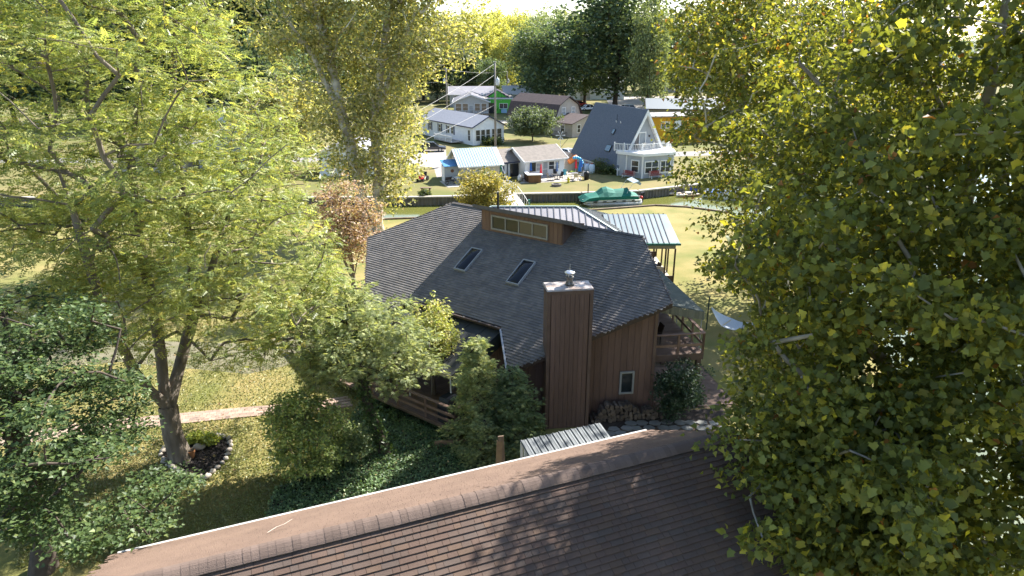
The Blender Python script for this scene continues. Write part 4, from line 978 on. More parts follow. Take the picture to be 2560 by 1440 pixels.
MB().prism([(0, 0, 0), (1.7, 0, 0), (1.7, 0, 1.9), (.85, 0, 2.5), (0, 0, 1.9)], (0, 2.6, 0)).build('wall', M_beige_s, sd2)
for sg in (-1, 1): MB().prism([(.85 + sg * 1.05, -.15, 1.78), (.85, -.15, 2.53), (.85, 2.75, 2.53), (.85 + sg * 1.05, 2.75, 1.78)], (0, 0, .07)).build('roof_slope', M_shin_t, sd2)
MB().box(.4, 1.3, -.04, -.003, .05, 1.7).build('door', M_beige_s, sd2)

# A-frame house
e0 = Vector(G(1545, 424, .75)); e1 = Vector(G(1425, 388, .75)); bk = e1 - e0; AL = bk.length; bk.normalize(); ayaw = math.atan2(-bk.x, bk.y)
af = thing('a_frame_house', 'steep A-frame house with slate blue shingle roof and white balcony', 'house', (e0.x, e0.y, 0), ayaw)
pk = 8.05; wd = 8.0; zE = .75
for sg in (0, 1):
    x_ = 0 if sg == 0 else wd
    o = MB().prism([(x_, 0, zE), (x_, AL, zE), (wd / 2, AL, pk), (wd / 2, 0, pk)], ((-.1 if sg == 0 else .1), 0, .06)).build('roof_slope', M_shin_bl, af)
    MB().prism([(x_, -.12, zE - .1), (x_ + (.35 if sg == 0 else -.35), -.12, zE - .1), (wd / 2, -.12, pk - .55), (wd / 2, -.12, pk + .08)], (0, .14, 0)).build('rake_board', M_white, af)
    MB().prism([(x_ + (.02 if sg == 0 else -.02), .03, zE), (x_ + (.3 if sg == 0 else -.3), .03, zE), (wd / 2, .03, pk - .45), (wd / 2, .03, pk - .02)], (0, .5, 0)).build('soffit', M_white, af)
    MB().bar((x_, 0, zE - .02), (x_, AL, zE - .02), .08, .14).build('eave_fascia', M_white, af)
MB().prism([(.35, .6, 0), (wd - .35, .6, 0), (wd - .35, .6, zE), (wd / 2, .6, pk - .2), (.35, .6, zE)], (0, AL - .7, 0)).build('wall', M_grey_a, af)
MB().prism([(.2, .05, 0), (.34, .05, 0), (.34, .58, 0), (.2, .58, 0)], (0, 0, .9)).build('side_wall', M_grey_a, af)
MB().box(-.12, .0, -.06, .06, 0, zE + .2).build('corner_board', M_white, af)
BAY = [(.15, .58), (.15, .0), (.6, -1.0), (1.6, -3.1), (6.2, -3.1), (7.4, -1), (7.8, .58)]
MB().prism([(x, y, 0) for x, y in BAY], (0, 0, 2.75)).build('bay_wall', M_grey_a, af)
ctr = Vector((4, -.5, 0))
MB().prism([(4 + (x - 4) * 1.06, (y - .5) * 1.08 + .5, 2.76) for x, y in BAY], (0, 0, .34)).build('bay_fascia', M_white, af)
MB().prism([(4 + (x - 4) * 1.04, (y - .5) * 1.06 + .5, 3.102) for x, y in BAY], (0, 0, .03)).build('balcony_floor', M_white, af)
for i in range(len(BAY)):
    if 2 <= i <= 5: MB().box(BAY[i][0] - .08, BAY[i][0] + .08, BAY[i][1] - .06, BAY[i][1] + .08, 0, 2.75).build('corner_board', M_white, af)
def bay_win(i, j, t_, w_, h_, z, panes):
    p, q_ = Vector((*BAY[i], 0)), Vector((*BAY[j], 0)); d_ = (q_ - p).normalized(); o_ = p + (q_ - p) * t_; o_.z = z
    wframe(af, o_, d_, (d_.y, -d_.x, 0), w_, h_, M_white, M_gl, .12, panes, 2)
bay_win(2, 3, .55, .95, 1.35, .75, 1); bay_win(3, 4, .3, 1.9, 1.35, .65, 2); bay_win(3, 4, .75, 1.4, 1.35, .65, 2)
wframe(af, (3.35, .598, 3.14), (1, 0, 0), (0, -1, 0), 1.75, 2.0, M_white, M_gl2, .14, 2, 1, pane_ms=[mat('drawn_curtain', (.18, .16, .15), .6), M_gl2])
MB().box(4.75, 4.9, .45, .59, 4.6, 4.85).build('wall_lamp', M_black, af)
RL = [(-.35, .55), (.35, -.6), (2.2, -1.9), (5.9, -1.9), (7.6, -.6), (8.3, .55)]
for p, q_ in zip(RL[:-1], RL[1:]):
    p, q_ = Vector((*p, 3.14)), Vector((*q_, 3.14)); L_ = (q_ - p).length; k = int(L_ / .2)
    for z in (.12, .92): MB().bar(p + Vector((0, 0, z)), q_ + Vector((0, 0, z)), .07, .07).build('rail', M_white, af)
    for i in range(k): 
        c = p + (q_ - p) * i / k; MB().box(c.x - .02, c.x + .02, c.y - .02, c.y + .02, c.z + .1, c.z + .9).build('baluster', M_white, af)
    MB().box(p.x - .06, p.x + .06, p.y - .06, p.y + .06, p.z, p.z + 1.08).build('rail_post', M_white, af)
# skylights and vents on the A-frame's left slope
sn = Vector((-(pk - zE), 0, wd / 2)).normalized()
for y, t_, w_, h_ in ((4.2, .28, 1.25, .95), (4.9, .56, .65, .75)):
    c = Vector((wd / 2 * t_, y, zE + (pk - zE) * t_)) + sn * .16; us = Vector((wd / 2, 0, pk - zE)).normalized(); ys = Vector((0, 1, 0))
    f = MB().prism([c + us * a * h_ / 2 + ys * b * w_ / 2 for a, b in ((-1, -1), (1, -1), (1, 1), (-1, 1))], sn * .1).build('skylight', mat('dark_frame', (.03, .03, .03), .5), af)
    MB().prism([c + us * a * (h_ / 2 - .07) + ys * b * (w_ / 2 - .07) + sn * .102 for a, b in ((-1, -1), (1, -1), (1, 1), (-1, 1))], sn * .015).build('pane', glassmat('sky_glass', (.16, .22, .25), .08), f)
for y in (5.4, 4.3):
    t_ = .72; c = Vector((wd / 2 * t_, y, zE + (pk - zE) * t_)) + sn * .1; MB().tube(c, c + Vector((-.1, 0, .25)), .06).build('roof_vent', M_white, af)
c = Vector((2.9, 5.5, 6.1)); MB().tube(c, c + Vector((0, 0, 1.0)), .03).build('flue_pipe', M_black, af)
# red garden benches
def bench(label, loc, yaw):
    t = thing('garden_bench', label, 'bench', loc, yaw, 'red benches by the A-frame'); m = mat('red_bench_wood', (.25, .05, .045), .6)
    for i in range(3): MB().box(-.85, .85, -.25 + i * .16, -.12 + i * .16, .42, .46).build('seat_slat', m, t)
    for i in range(3): MB().box(-.85, .85, .25, .29, .5 + i * .15, .62 + i * .15).build('back_slat', m, t)
    for x in (-.72, .72): 
        MB().bar((x, -.25, 0), (x, -.1, .42), .06).build('leg', M_white, t); MB().bar((x, .3, 0), (x, .24, .95), .06).build('leg', M_white, t)
p = af.location; BM = Matrix.Translation(p) @ Matrix.Rotation(ayaw, 4, 'Z')
bench('red slatted bench under the left window of the A-frame', BM @ Vector((.2, -2.1, 0)), ayaw + R(-64)); bench('red slatted bench under the wide front window of the A-frame', BM @ Vector((3.3, -3.65, 0)), ayaw)
for i, (u, lab) in enumerate(((2.2, 'dark balcony chair beside the A-frame sliding door'), (3.3, 'pale balcony chair in the middle of the A-frame balcony'), (4.7, 'pale balcony chair at the right of the A-frame balcony'))):
    q_ = BM @ Vector((u, -.3, 0)); chair('balcony_chair', lab, q_, ayaw + R(180 + 15 * i), M_black if i == 0 else mat('pale_mesh', (.4, .38, .34), .8), z=3.14)

# gambrel barn house
gy = R(42); gp = Vector(G(1386, 337)); gb = thing('gambrel_house', 'barn-roofed beige house with dark brown gambrel roof', 'house', gp, gy)
gw, gl = 7.2, 13.0; PF = [(0, 0), (gw, 0), (gw, 3.0), (gw - 1.0, 5.2), (gw / 2, 6.6), (1.0, 5.2), (0, 3.0)]
MB().prism([(x, 0, z) for x, z in PF], (0, gl, 0)).build('wall', M_beige_s, gb)
for k in range(4):
    A_ = [(-.25, 2.6), (1.0, 5.25), (gw / 2, 6.7), (gw - 1.0, 5.25), (gw + .25, 2.6)]; (xa, za), (xb, zb) = A_[k], A_[k + 1]
    MB().prism([(xa, -.4, za), (xb, -.4, zb), (xb, gl + .3, zb), (xa, gl + .3, za)], (0, 0, .16)).build('roof_slope', M_shin_b, gb)
for x in (2.3, 4.9): wframe(gb, (x, -.001, 3.6), (1, 0, 0), (0, -1, 0), .85, 1.15, M_white, M_gl2, .1, 1, 2)
# low front wing of the barn house
MB().prism([(-.5, -5.0, 0), (7.0, -5.0, 0), (7.0, -5.0, 2.5), (3.6, -5.0, 3.6), (-.5, -5.0, 2.5)], (0, 4.98, 0)).build('wing_wall', M_beige_s, gb)
MB().prism([(-1.0, -5.4, 2.35), (3.6, -5.4, 3.7), (3.6, -.03, 3.7), (-1.0, -.03, 2.35)], (0, 0, .12)).build('wing_roof', M_shin_b, gb)
MB().prism([(7.5, -5.4, 2.35), (3.6, -5.4, 3.7), (3.6, -.03, 3.7), (7.5, -.03, 2.35)], (0, 0, .12)).build('wing_roof', M_shin_b, gb)
for x in (1.2, 3.4, 5.6): wframe(gb, (x, -5.001, .8), (1, 0, 0), (0, -1, 0), .8, 1.3, M_white, M_gl, .1, 1, 2)
wframe(gb, (-.501, -2.6, .8), (0, -1, 0), (-1, 0, 0), .9, 1.4, M_white, M_gl, .1, 1, 2)
for i in range(18): MB().box(-1.9, -1.86, -5.0 + i * .27, -4.96 + i * .27, .1, 1.0).build('baluster', M_black, gb)
MB().box(-1.92, -1.84, -5.0, -.2, 1.0, 1.06).build('handrail', M_black, gb)

# yellow cabin and dark-roofed building behind the A-frame
a = at_depth(1648, 345, 118); yc = thing('yellow_cabin', 'mustard yellow cabin behind the A-frame', 'house', (a[0] - 2, 118, 0), R(10)); 
MB().box(0, 11, 0, 6, 0, 4.4).build('wall', mat('mustard_siding', (.55, .27, .01), .6), yc); MB().box(-.4, 11.4, -.5, 6.4, 4.4, 4.55).build('roof', mat('pale_flat_roof', (.3, .28, .26), .8, (.22, .2, .18), .7), yc)
wframe(yc, (3.0, -.001, 2.6), (1, 0, 0), (0, -1, 0), 1.3, .9, M_white, M_gl, .12, 2, 1); MB().box(4.5, 6.0, -.08, -.01, 2.2, 3.9).build('sign_frame', mat('dark_red_frame', (.08, .03, .03), .6), yc); MB().box(4.65, 5.85, -.1, -.085, 2.35, 3.75).build('sign_board', M_white, yc)
chair('garden_chair', 'white garden chair in front of the mustard cabin', at_depth(1655, 362, 115), R(190), M_white)
a = at_depth(1620, 300, 142); dbu = gable('dark_roof_building', 'long building with grey metal roof behind the mustard cabin', (a[0], 142, 0), R(-8), 17, 9, 3.8, 1.5, mat('olive_grey_siding', (.2, .2, .18), .8), mat('grey_metal_roof', (.15, .17, .18), .6), ridge='x', over=.6, fascia=M_black, fwin=[(5, 1, 1.2, 1.2), (9, 1, 1.2, 1.2)])
for i, (px, Y, lab) in enumerate(((1480, 215, 'white warehouse behind the tall tree left of centre'), (1690, 250, 'pale warehouse at the far right behind the parking lot'))):
    a = at_depth(px, 230, Y); gable('far_shed', lab, (a[0] - 6, Y, 0), R(4), 16, 12, 5, 1.5, M_white_s, M_rib, ridge='x', fwin=[(4, .1, 3, 3, M_white, M_grey_s, 1, 3)])

# ================================================================ vehicles and boats
M_tyre = mat('tyre_rubber', (.015, .015, .016), .8); M_rim = mat('alloy_rim', (.45, .45, .46), .3, metal=.8)
def car(label, loc, yaw, paint, L_=4.7, wd=1.82, h=1.45, suv=False):
    t = thing('parked_car', label, 'car', loc, yaw, 'cars parked among the far houses')
    hb_ = .85 if not suv else 1.0; h = 1.75 if suv else h
    prof = [(-L_ / 2, .35), (-L_ / 2 + .02, .62), (-L_ / 2 + .15, hb_ - .12), (-L_ / 2 + 1.15, hb_), (L_ / 2 - .8 if not suv else L_ / 2 - .1, hb_ + .04), (L_ / 2 - .05, hb_ - .06), (L_ / 2, .6), (L_ / 2 - .05, .33)]
    b = MB(); n = len(prof)
    for y, s_ in ((-wd / 2, .985), (-wd / 2 + .12, 1), (wd / 2 - .12, 1), (wd / 2, .985)): b.v += [(x * s_, y, (z - .5) * (.93 if abs(y) > wd / 2 - .05 else 1) + .5) for x, z in prof]
    for k in range(3): b.f += [(k * n + i, k * n + (i + 1) % n, (k + 1) * n + (i + 1) % n, (k + 1) * n + i) for i in range(n)]
    b.f += [tuple(range(n)), tuple(range(3 * n, 4 * n))]; b.build('body', paint, t)
    x0, x1, x2, x3 = (-L_ / 2 + 1.1, -L_ / 2 + 1.85, L_ / 2 - 1.55, L_ / 2 - .75) if not suv else (-L_ / 2 + 1.1, -L_ / 2 + 1.75, L_ / 2 - .5, L_ / 2 - .15)
    z0 = hb_ + .002; c = MB(); w1, w2 = wd / 2 - .06, wd / 2 - .25
    c.add([(x0, -w1, z0), (x3, -w1, z0), (x3, w1, z0), (x0, w1, z0), (x1, -w2, h - .04), (x2, -w2, h - .04), (x2, w2, h - .04), (x1, w2, h - .04)], [(0, 1, 5, 4), (1, 2, 6, 5), (2, 3, 7, 6), (3, 0, 4, 7)]); c.build('windows', glassmat('car_glass', (.015, .018, .022)), t)
    MB().prism([(x1, -w2, h - .04), (x2, -w2, h - .04), (x2, w2, h - .04), (x1, w2, h - .04)], (0, 0, .05)).build('car_roof', paint, t)
    for sy in (-1, 1):
        MB().bar((x0, sy * w1, z0), (x1, sy * w2, h - .02), .07).build('pillar', paint, t); MB().bar((x3, sy * w1, z0), (x2, sy * w2, h - .02), .09).build('pillar', paint, t)
        MB().bar(((x1 + x2) / 2, sy * w1, z0), ((x1 + x2) / 2, sy * w2, h - .02), .07).build('pillar', paint, t)
        for x in (-L_ / 2 + .9, L_ / 2 - .95):
            w_ = MB().tube((x, sy * (wd / 2 - .2), .33), (x, sy * (wd / 2 + .01), .33), .33, n=16).build('wheel', M_tyre, t); MB().tube((x, sy * (wd / 2), .33), (x, sy * (wd / 2 + .03), .33), .2, n=10).build('rim', M_rim, w_)
        MB().box(-L_ / 2 - .015, -L_ / 2 + .1, sy * .65 - .18, sy * .65 + .18, .6, .72).build('headlight', M_gl2, t)
        MB().box(L_ / 2 - .1, L_ / 2 + .01, sy * .68 - .15, sy * .68 + .15, .62, .74).build('tail_light', mat('red_lens', (.4, .02, .02), .3), t)
    return t
pb = mat('black_car_paint', (.018, .02, .028), .2, spec=.7); ps = mat('silver_blue_paint', (.42, .48, .54), .3, metal=.3); pw = mat('white_car_paint', (.75, .75, .76), .3); pn = mat('navy_car_paint', (.03, .04, .08), .25); pr_ = mat('red_car_paint', (.4, .03, .03), .3)
p = G(1078, 378); car('black sedan parked beside the white ranch house', p, R(184), pb)
p = G(1418, 396); car('silver blue car parked behind the garden shed and A-frame', p, R(-52), ps)
p = at_depth(1645, 272, 168); car('dark blue car in the parking lot at the far right', (p[0], p[1], 0), R(-70), pn, suv=True)
p = at_depth(1470, 275, 180); car('white car half hidden left of the A-frame ridge', (p[0], p[1], 0), R(20), pw)
p = at_depth(1575, 262, 176); car('pale car under the tree behind the A-frame', (p[0], p[1], 0), R(200), ps, suv=True)
p = at_depth(1445, 262, 192); car('red car far behind the barn-roofed house', (p[0], p[1], 0), R(10), pr_)
# drive under the locust
sheet('left_drive', [tuple(G(*q)[:2]) for q in ((820, 845), (760, 905), (620, 935), (300, 905), (0, 930), (0, 870), (300, 850), (640, 860), (800, 815), (880, 800))], .006, mat('gravel_drive', (.17, .15, .1), .95, (.12, .12, .06), 1.2, bump=.4))

# riding mower
p = G(1057, 452); mw = thing('riding_mower', 'red and white riding mower on the grass left of the hut', 'mower', p, R(70))
MB().prism([(-.9, -.3, .35), (-.1, -.3, .35), (-.1, -.3, .75), (-.75, -.3, .8), (-.9, -.3, .65)], (0, .6, 0)).build('hood', mat('mower_red', (.5, .03, .04), .4), mw)
MB().box(-.2, .8, -.35, .35, .3, .5).build('body', M_white, mw); MB().prism([(.15, -.25, .5), (.65, -.25, .5), (.75, -.25, 1.05), (.62, -.25, 1.05), (.52, -.25, .62), (.15, -.25, .62)], (0, .5, 0)).build('seat', M_black, mw)
for x, r_ in ((-.65, .2), (.5, .3)):
    for y in (-.48, .32): MB().tube((x, y, r_), (x, y + .16, r_), r_, n=12).build('wheel', M_tyre, mw)
MB().tube((-.1, 0, .7), (.05, 0, 1.0), .03).build('steering_column', M_black, mw)

# pontoon boat with green cover
b0, b1 = Vector(G(1466, 517, WZ)), Vector(G(1612, 511, WZ)); bd = b1 - b0; BL = bd.length
boat = thing('pontoon_boat', 'pontoon boat under a dark green cover moored at the seawall', 'boat', b0, math.atan2(bd.y, bd.x))
M_alu = mat('aluminium_hull', (.55, .54, .52), .4, (.45, .44, .42), 2, metal=.4)
for y in (.35, 2.05):
    MB().tube((.5, y, .12), (BL - .3, y, .12), .32, n=12).build('pontoon', M_alu, boat, True); MB().tube((-.25, y, .3), (.5, y, .12), .06, .32, n=12).build('pontoon_nose', M_alu, boat, True)
MB().box(-.1, BL - .35, .0, 2.4, .44, .54).build('deck', M_white, boat)
MB().box(1.35, BL - .6, -.03, .01, .58, 1.02).build('side_panel', M_white, boat); MB().box(1.35, BL - .6, 2.39, 2.43, .58, 1.02).build('side_panel', M_white, boat)
for i in range(1, 5): MB().box(1.35 + i * 1.0, 1.38 + i * 1.0, -.045, -.031, .58, 1.02).build('panel_seam', mat('grey_line', (.35, .36, .38), .5), boat)
for i in range(3): MB().box(1.5 + i * .28, 1.7 + i * .28, -.045, -.031, .84, .92).build('hull_lettering', mat('blue_grey_letter', (.25, .3, .42), .5), boat)
for i in range(5): MB().box(.8 + i * 1.1, 1.2 + i * 1.1, -.02, -.001, .45, .53).build('deck_gap', M_black, boat)
cv = MB(); hs = [(-.3, .62, .35), (.35, .95, .9), (1.4, 1.05, 1.3), (2.0, 1.02, 1.85), (2.5, 1.02, 1.95), (3.4, 1.02, 1.62), (4.6, 1.02, 1.68), (5.0, 1.02, 1.75), (5.35, 1.0, 1.3), (BL - .75, .9, 1.1)]; ny = 7
for x, ze_, zp in hs:
    for j in range(ny):
        s_ = j / (ny - 1) * 2 - 1; cv.v.append((x, 1.2 + s_ * 1.27, ze_ - (.02 if abs(s_) == 1 else 0) + (zp - ze_) * max(0, (1 - abs(s_) ** 1.6))))
cv.f = [(i * ny + j, i * ny + j + 1, (i + 1) * ny + j + 1, (i + 1) * ny + j) for i in range(len(hs) - 1) for j in range(ny - 1)]
o0 = len(cv.v)
for x, ze_, zp in hs:
    for y in (-.075, 2.475): cv.v.append((x, y, max(.58, min(ze_, 1.03) - .34 if x > .9 else .5)))
for i in range(len(hs) - 1):
    cv.f += [(i * ny, (i + 1) * ny, o0 + 2 * (i + 1), o0 + 2 * i), (i * ny + ny - 1, o0 + 2 * i + 1, o0 + 2 * (i + 1) + 1, (i + 1) * ny + ny - 1)]
cv.build('cover', mat('green_canvas', (.012, .15, .105), .75, (.01, .12, .085), 2, bump=.15, bscale=3), boat)
MB().prism([(BL - .35, .9, .3), (BL - .1, .9, 1.1), (BL + .3, .9, 1.2), (BL + .2, .9, .75), (BL + .1, .9, .0), (BL - .1, .9, -.1)], (0, .45, 0)).build('outboard_motor', M_black, boat)
MB().blob((BL - .5, -.15, .85), .17, 10, 6, 0).build('fender', mat('red_ball', (.55, .04, .03), .4), boat, True)
bi = MB(); bi.path([(4.6, .1, 1.3), (5.2, .1, 2.3), (5.9, .1, 2.6)], .02).path([(4.6, 2.3, 1.3), (5.2, 2.3, 2.3), (5.9, 2.3, 2.6)], .02); bi.build('bimini_frame', M_steel, boat)
MB().prism([(5.3, 0, 2.45), (5.9, 0, 2.65), (6.2, 0, 2.4), (6.1, 0, 2.15), (5.9, 0, 2.35)], (0, 2.4, 0)).build('folded_bimini', mat('grey_blue_canvas', (.3, .36, .4), .8), boat)
# small craft at the right
for i, (px, py, c1, lab) in enumerate(((1706, 487, (.5, .3, .12), 'orange and white kayak by the seawall at right'), (1722, 491, (.6, .36, .15), 'tan kayak nearest the camera by the seawall'))):
    p = G(px, py, WZ); kx = thing('kayak', lab, 'kayak', p, R(14))
    b = MB(); st = [(-1.7, .02, .28), (-1.2, .26, .1), (-.4, .38, .04), (.5, .38, .04), (1.2, .26, .1), (1.7, .02, .28)]; n = 8
    for x, w_, z_ in st:
        for j in range(n): t_ = 2 * math.pi * j / n; b.v.append((x, w_ * math.cos(t_), .2 + (.16 if math.sin(t_) > 0 else .2 - z_ * .3) * math.sin(t_)))
    b.f = [(i_ * n + j, i_ * n + (j + 1) % n, (i_ + 1) * n + (j + 1) % n, (i_ + 1) * n + j) for i_ in range(5) for j in range(n)]
    b.build('hull', mat('kayak_%d' % i, c1, .5, (.65, .62, .58), 1.2), kx, True); MB().lathe((0, 0, .35), [(.3, 0), (.33, .04), (.24, .03)], 10).build('cockpit_rim', M_black, kx)
p = G(1712, 482, WZ); jx = thing('jet_ski', 'dark blue jet ski between the kayaks and the seawall', 'jet ski', p, R(12))
MB().prism([(-1.4, -.45, .1), (1.3, -.45, .1), (1.5, -.3, .45), (.9, -.3, .75), (.3, -.25, .7), (-.2, -.25, .85), (-1.3, -.3, .7), (-1.5, -.4, .4)], (0, .85, 0)).build('hull', mat('jet_blue', (.03, .05, .2), .3), jx); MB().bar((.3, -.35, 1.05), (.3, .35, 1.05), .05).build('handlebar', M_black, jx); MB().box(-1.0, .0, -.18, .18, .86, .98).build('seat', M_black, jx)
p = G(1826, 497, WZ); sb = thing('speedboat', 'white and blue speedboat half hidden by leaves at right', 'boat', p, R(-28))
b = MB(); st = [(-3, 1.1, .75), (-1, 1.15, .75), (1, 1.0, .8), (2.4, .5, .9), (3.1, .05, 1.0)]
for x, w_, z_ in st: b.v += [(x, -w_, z_), (x, -w_ * .8, .05), (x, 0, -.15), (x, w_ * .8, .05), (x, w_, z_)]
b.f = [(i * 5 + j, i * 5 + j + 1, (i + 1) * 5 + j + 1, (i + 1) * 5 + j) for i in range(4) for j in range(4)] + [(i * 5 + 4, i * 5, (i + 1) * 5, (i + 1) * 5 + 4) for i in range(2, 4)] + [(0, 1, 2, 3, 4)]
b.build('hull', pw, sb); MB().box(-2.8, 1.0, -.9, .9, .35, .4).build('floor', M_grey_s, sb); MB().prism([(.6, -.9, .78), (1.2, -.8, .82), (.75, -.75, 1.3)], (0, 1.7, 0)).build('windshield', M_gl, sb); MB().box(-2.2, -1.2, -.8, .8, .4, .8).build('seat', mat('blue_vinyl', (.05, .12, .3), .5), sb)

# footbridge with green posts over the canal
fb0 = Vector(G(1232, 478, .1)); fb1 = Vector((fb0.x + 3.0, 66.2, .1)); br = thing('footbridge', 'pale footbridge with dark green lifting posts over the canal', 'bridge', fb0, math.atan2(fb1.y - fb0.y, fb1.x - fb0.x))
BLn = (fb1 - fb0).length; pts = [(i / 14 * BLn, .1 + .9 * math.sin(math.pi * i / 14)) for i in range(15)]
for i in range(14):
    (x0_, z0_), (x1_, z1_) = pts[i], pts[i + 1]; 
    for k in range(3):
        xa, xb = x0_ + (x1_ - x0_) * k / 3 + .01, x0_ + (x1_ - x0_) * (k + 1) / 3 - .01; za, zb = z0_ + (z1_ - z0_) * k / 3, z0_ + (z1_ - z0_) * (k + 1) / 3
        MB().prism([(xa, -.85, za), (xb, -.85, zb), (xb, .85, zb), (xa, .85, za)], (0, 0, .06)).build('deck_board', mat('pale_deck', (.5, .46, .42), .8, rnd=.1), br)
for s_ in (-.9, .9):
    MB().path([(x, s_, z + 1.0) for x, z in pts], .03).build('handrail', M_white, br); MB().path([(x, s_, z - .08) for x, z in pts], .07).build('stringer', M_white, br)
    for i in range(0, 15): MB().tube((pts[i][0], s_, pts[i][1]), (pts[i][0], s_, pts[i][1] + 1.0), .025).build('baluster', M_white, br)
    for x in (.15, BLn - .2): MB().tube((x, s_ * 1.08, -1.2 if x > 1 else 0), (x, s_ * 1.08, 3.0 if x < 1 else 1.4), .11, n=10).build('green_post', mat('dark_green_paint', (.015, .13, .1), .5), br)
    MB().path([(.15, s_ * 1.08, 2.9), (BLn * .45, s_ * .95, 1.2)], .03).build('stay_rod', M_steel, br)

# ================================================================ terrace things by the cabin
def umbrella(label, px, py, col, h=2.15):
    p = G(px, py); t = thing('closed_umbrella', label, 'umbrella', p, 0, 'closed patio umbrellas'); MB().tube((0, 0, 0), (0, 0, h + .12), .022).build('pole', M_steel, t)
    MB().lathe((0, 0, h - 1.15), [(.14, 0), (.16, .05), (.11, .3), (.1, .7), (.06, 1.05), (.015, 1.15)], 8).build('canopy', mat('umb_%.2f' % col[0], col, .7), t); MB().lathe((0, 0, 0), [(.24, 0), (.24, .05), (.04, .1)], 10).build('base', M_black, t)
UB, UR = (.03, .14, .5), (.6, .02, .04)
umbrella('closed bright blue umbrella left of the bar', 1327, 446, UB); umbrella('closed red umbrella at the right end of the wooden bar', 1352, 453, UR); umbrella('closed faded blue umbrella over the terrace table', 1392, 448, (.1, .17, .35)); umbrella('closed red umbrella near the inflatables', 1439, 440, UR); umbrella('closed blue umbrella beside the gas tanks', 1453, 437, (.04, .16, .5))
p = G(1336, 456); bar_ = thing('terrace_bar', 'brown wooden terrace bar with white counter', 'bar', p, R(8))
for i in range(9): MB().box(-.75 + i * .17, -.59 + i * .17, -.3, -.27, 0, .95).build('board', mat('bar_wood', (.2, .1, .045), .7, rnd=.12), bar_)
MB().box(-.76, .77, -.265, .25, 0, .95).build('body', mat('bar_core', (.12, .06, .03), .8), bar_); MB().box(-.95, .95, -.45, .4, .955, 1.02).build('counter', M_white, bar_); MB().box(-1.0, -.55, .0, 2.2, .955, 1.02).build('side_counter', M_white, bar_); MB().box(-.9, -.65, .3, 2.1, 0, .95).build('side_body', mat('bar_core', (.12, .06, .03), .8), bar_)
for i, (px, py, y_, m_, lab) in enumerate(((1310, 455, 80, M_dkwood, 'dark bar stool at the left of the terrace bar'), (1316, 450, 100, M_dkwood, 'dark bar stool behind the white tank'), (1374, 452, 60, M_dw, 'dark wicker chair left of the terrace table'), (1400, 448, -60, M_dw, 'brown wicker chair right of the terrace table'), (1388, 442, 0, M_dw, 'dark chair behind the terrace table'),
        (1409, 443, -30, mat('teal_plastic', (.12, .4, .42), .5), 'teal plastic chair by the cabin corner'), (1424, 449, 70, mat('beige_sling', (.5, .42, .3), .8), 'beige sling chair left of the glass table'), (1440, 451, 170, mat('beige_sling', (.5, .42, .3), .8), 'beige sling chair in front of the glass table'), (1453, 447, -70, mat('pale_sling', (.5, .48, .44), .8), 'pale sling chair right of the glass table'))):
    chair('terrace_chair', lab, G(px, py), R(y_), m_)
for px, py, lab in ((1387, 450, 'round dark terrace table between wicker chairs'), (1436, 447, 'glass patio table between beige sling chairs')):
    t = thing('terrace_table', lab, 'table', G(px, py)); MB().lathe((0, 0, 0), [(.3, 0), (.04, .04), (.04, .7), (.5, .71), (.5, .74)], 14).build('table_top', M_dw if px < 1400 else M_gl2, t); MB().bar((-.3, 0, .1), (.3, 0, .1), .03).build('brace', M_black, t)
t = thing('white_tank', 'small white gas tank beside the terrace bar', 'tank', G(1299, 452)); MB().lathe((0, 0, 0), [(.2, 0), (.26, .1), (.26, .55), (.15, .68), (.05, .7)], 12).build('body', M_white, t, True); MB().lathe((0, 0, .68), [(.12, 0), (.12, .12), (.1, .12)], 10).build('collar', M_white, t)
for i, (px, py) in enumerate(((1466, 431), (1479, 433))):
    t = thing('gas_cylinder', ['pale blue gas cylinder farther from the A-frame bench', 'pale blue gas cylinder nearer the shrub under the A-frame'][i], 'gas cylinder', G(px, py)); MB().lathe((0, 0, 0), [(.34, 0), (.4, .1), (.4, 1.0), (.28, 1.15), (.12, 1.2)], 14).build('body', mat('pale_blue_paint', (.5, .6, .68), .5), t, True); MB().lathe((0, 0, 1.18), [(.16, 0), (.16, .16), (.13, .16)], 10).build('collar', mat('rusty_valve', (.3, .12, .08), .6), t)
t = thing('fire_pit', 'round stone fire pit on the grass before the cabin', 'fire pit', G(1391, 465)); fpm = mat('fire_stone', (.22, .2, .18), .9, (.14, .12, .11), 5, rnd=.2)
for r_ in range(2):
    for i in range(12): o = MB().box(-.09, .09, -.13, .13, 0, .13).build('stone', fpm, t); a_ = 6.283 * (i + .5 * r_) / 12; o.location = (.5 * math.cos(a_), .5 * math.sin(a_), r_ * .135); o.rotation_euler = (0, 0, a_)
MB().lathe((0, 0, 0), [(.4, 0), (.4, .05)], 12).build('ash', M_black, t)
t = thing('yellow_hydrant_toy', 'small yellow garden figure on the terrace edge', 'figure', G(1421, 457)); MB().lathe((0, 0, 0), [(.16, 0), (.17, .1), (.13, .35), (.15, .5), (.1, .6), (.02, .68)], 10).build('body', mat('bright_yellow', (.6, .5, .03), .5), t, True); MB().box(-.22, .22, -.05, .05, .38, .46).build('arms', mat('bright_yellow', (.6, .5, .03), .5), t)
t = thing('covered_grill', 'black covered kettle grill at the right of the terrace', 'grill', G(1466, 449)); MB().lathe((0, 0, .0), [(.3, 0), (.32, .5), (.36, .75), (.3, .95), (.1, 1.05)], 12).build('cover', M_black, t, True); MB().bar((-.1, 0, 1.06), (.1, 0, 1.06), .04).build('handle', M_black, t)
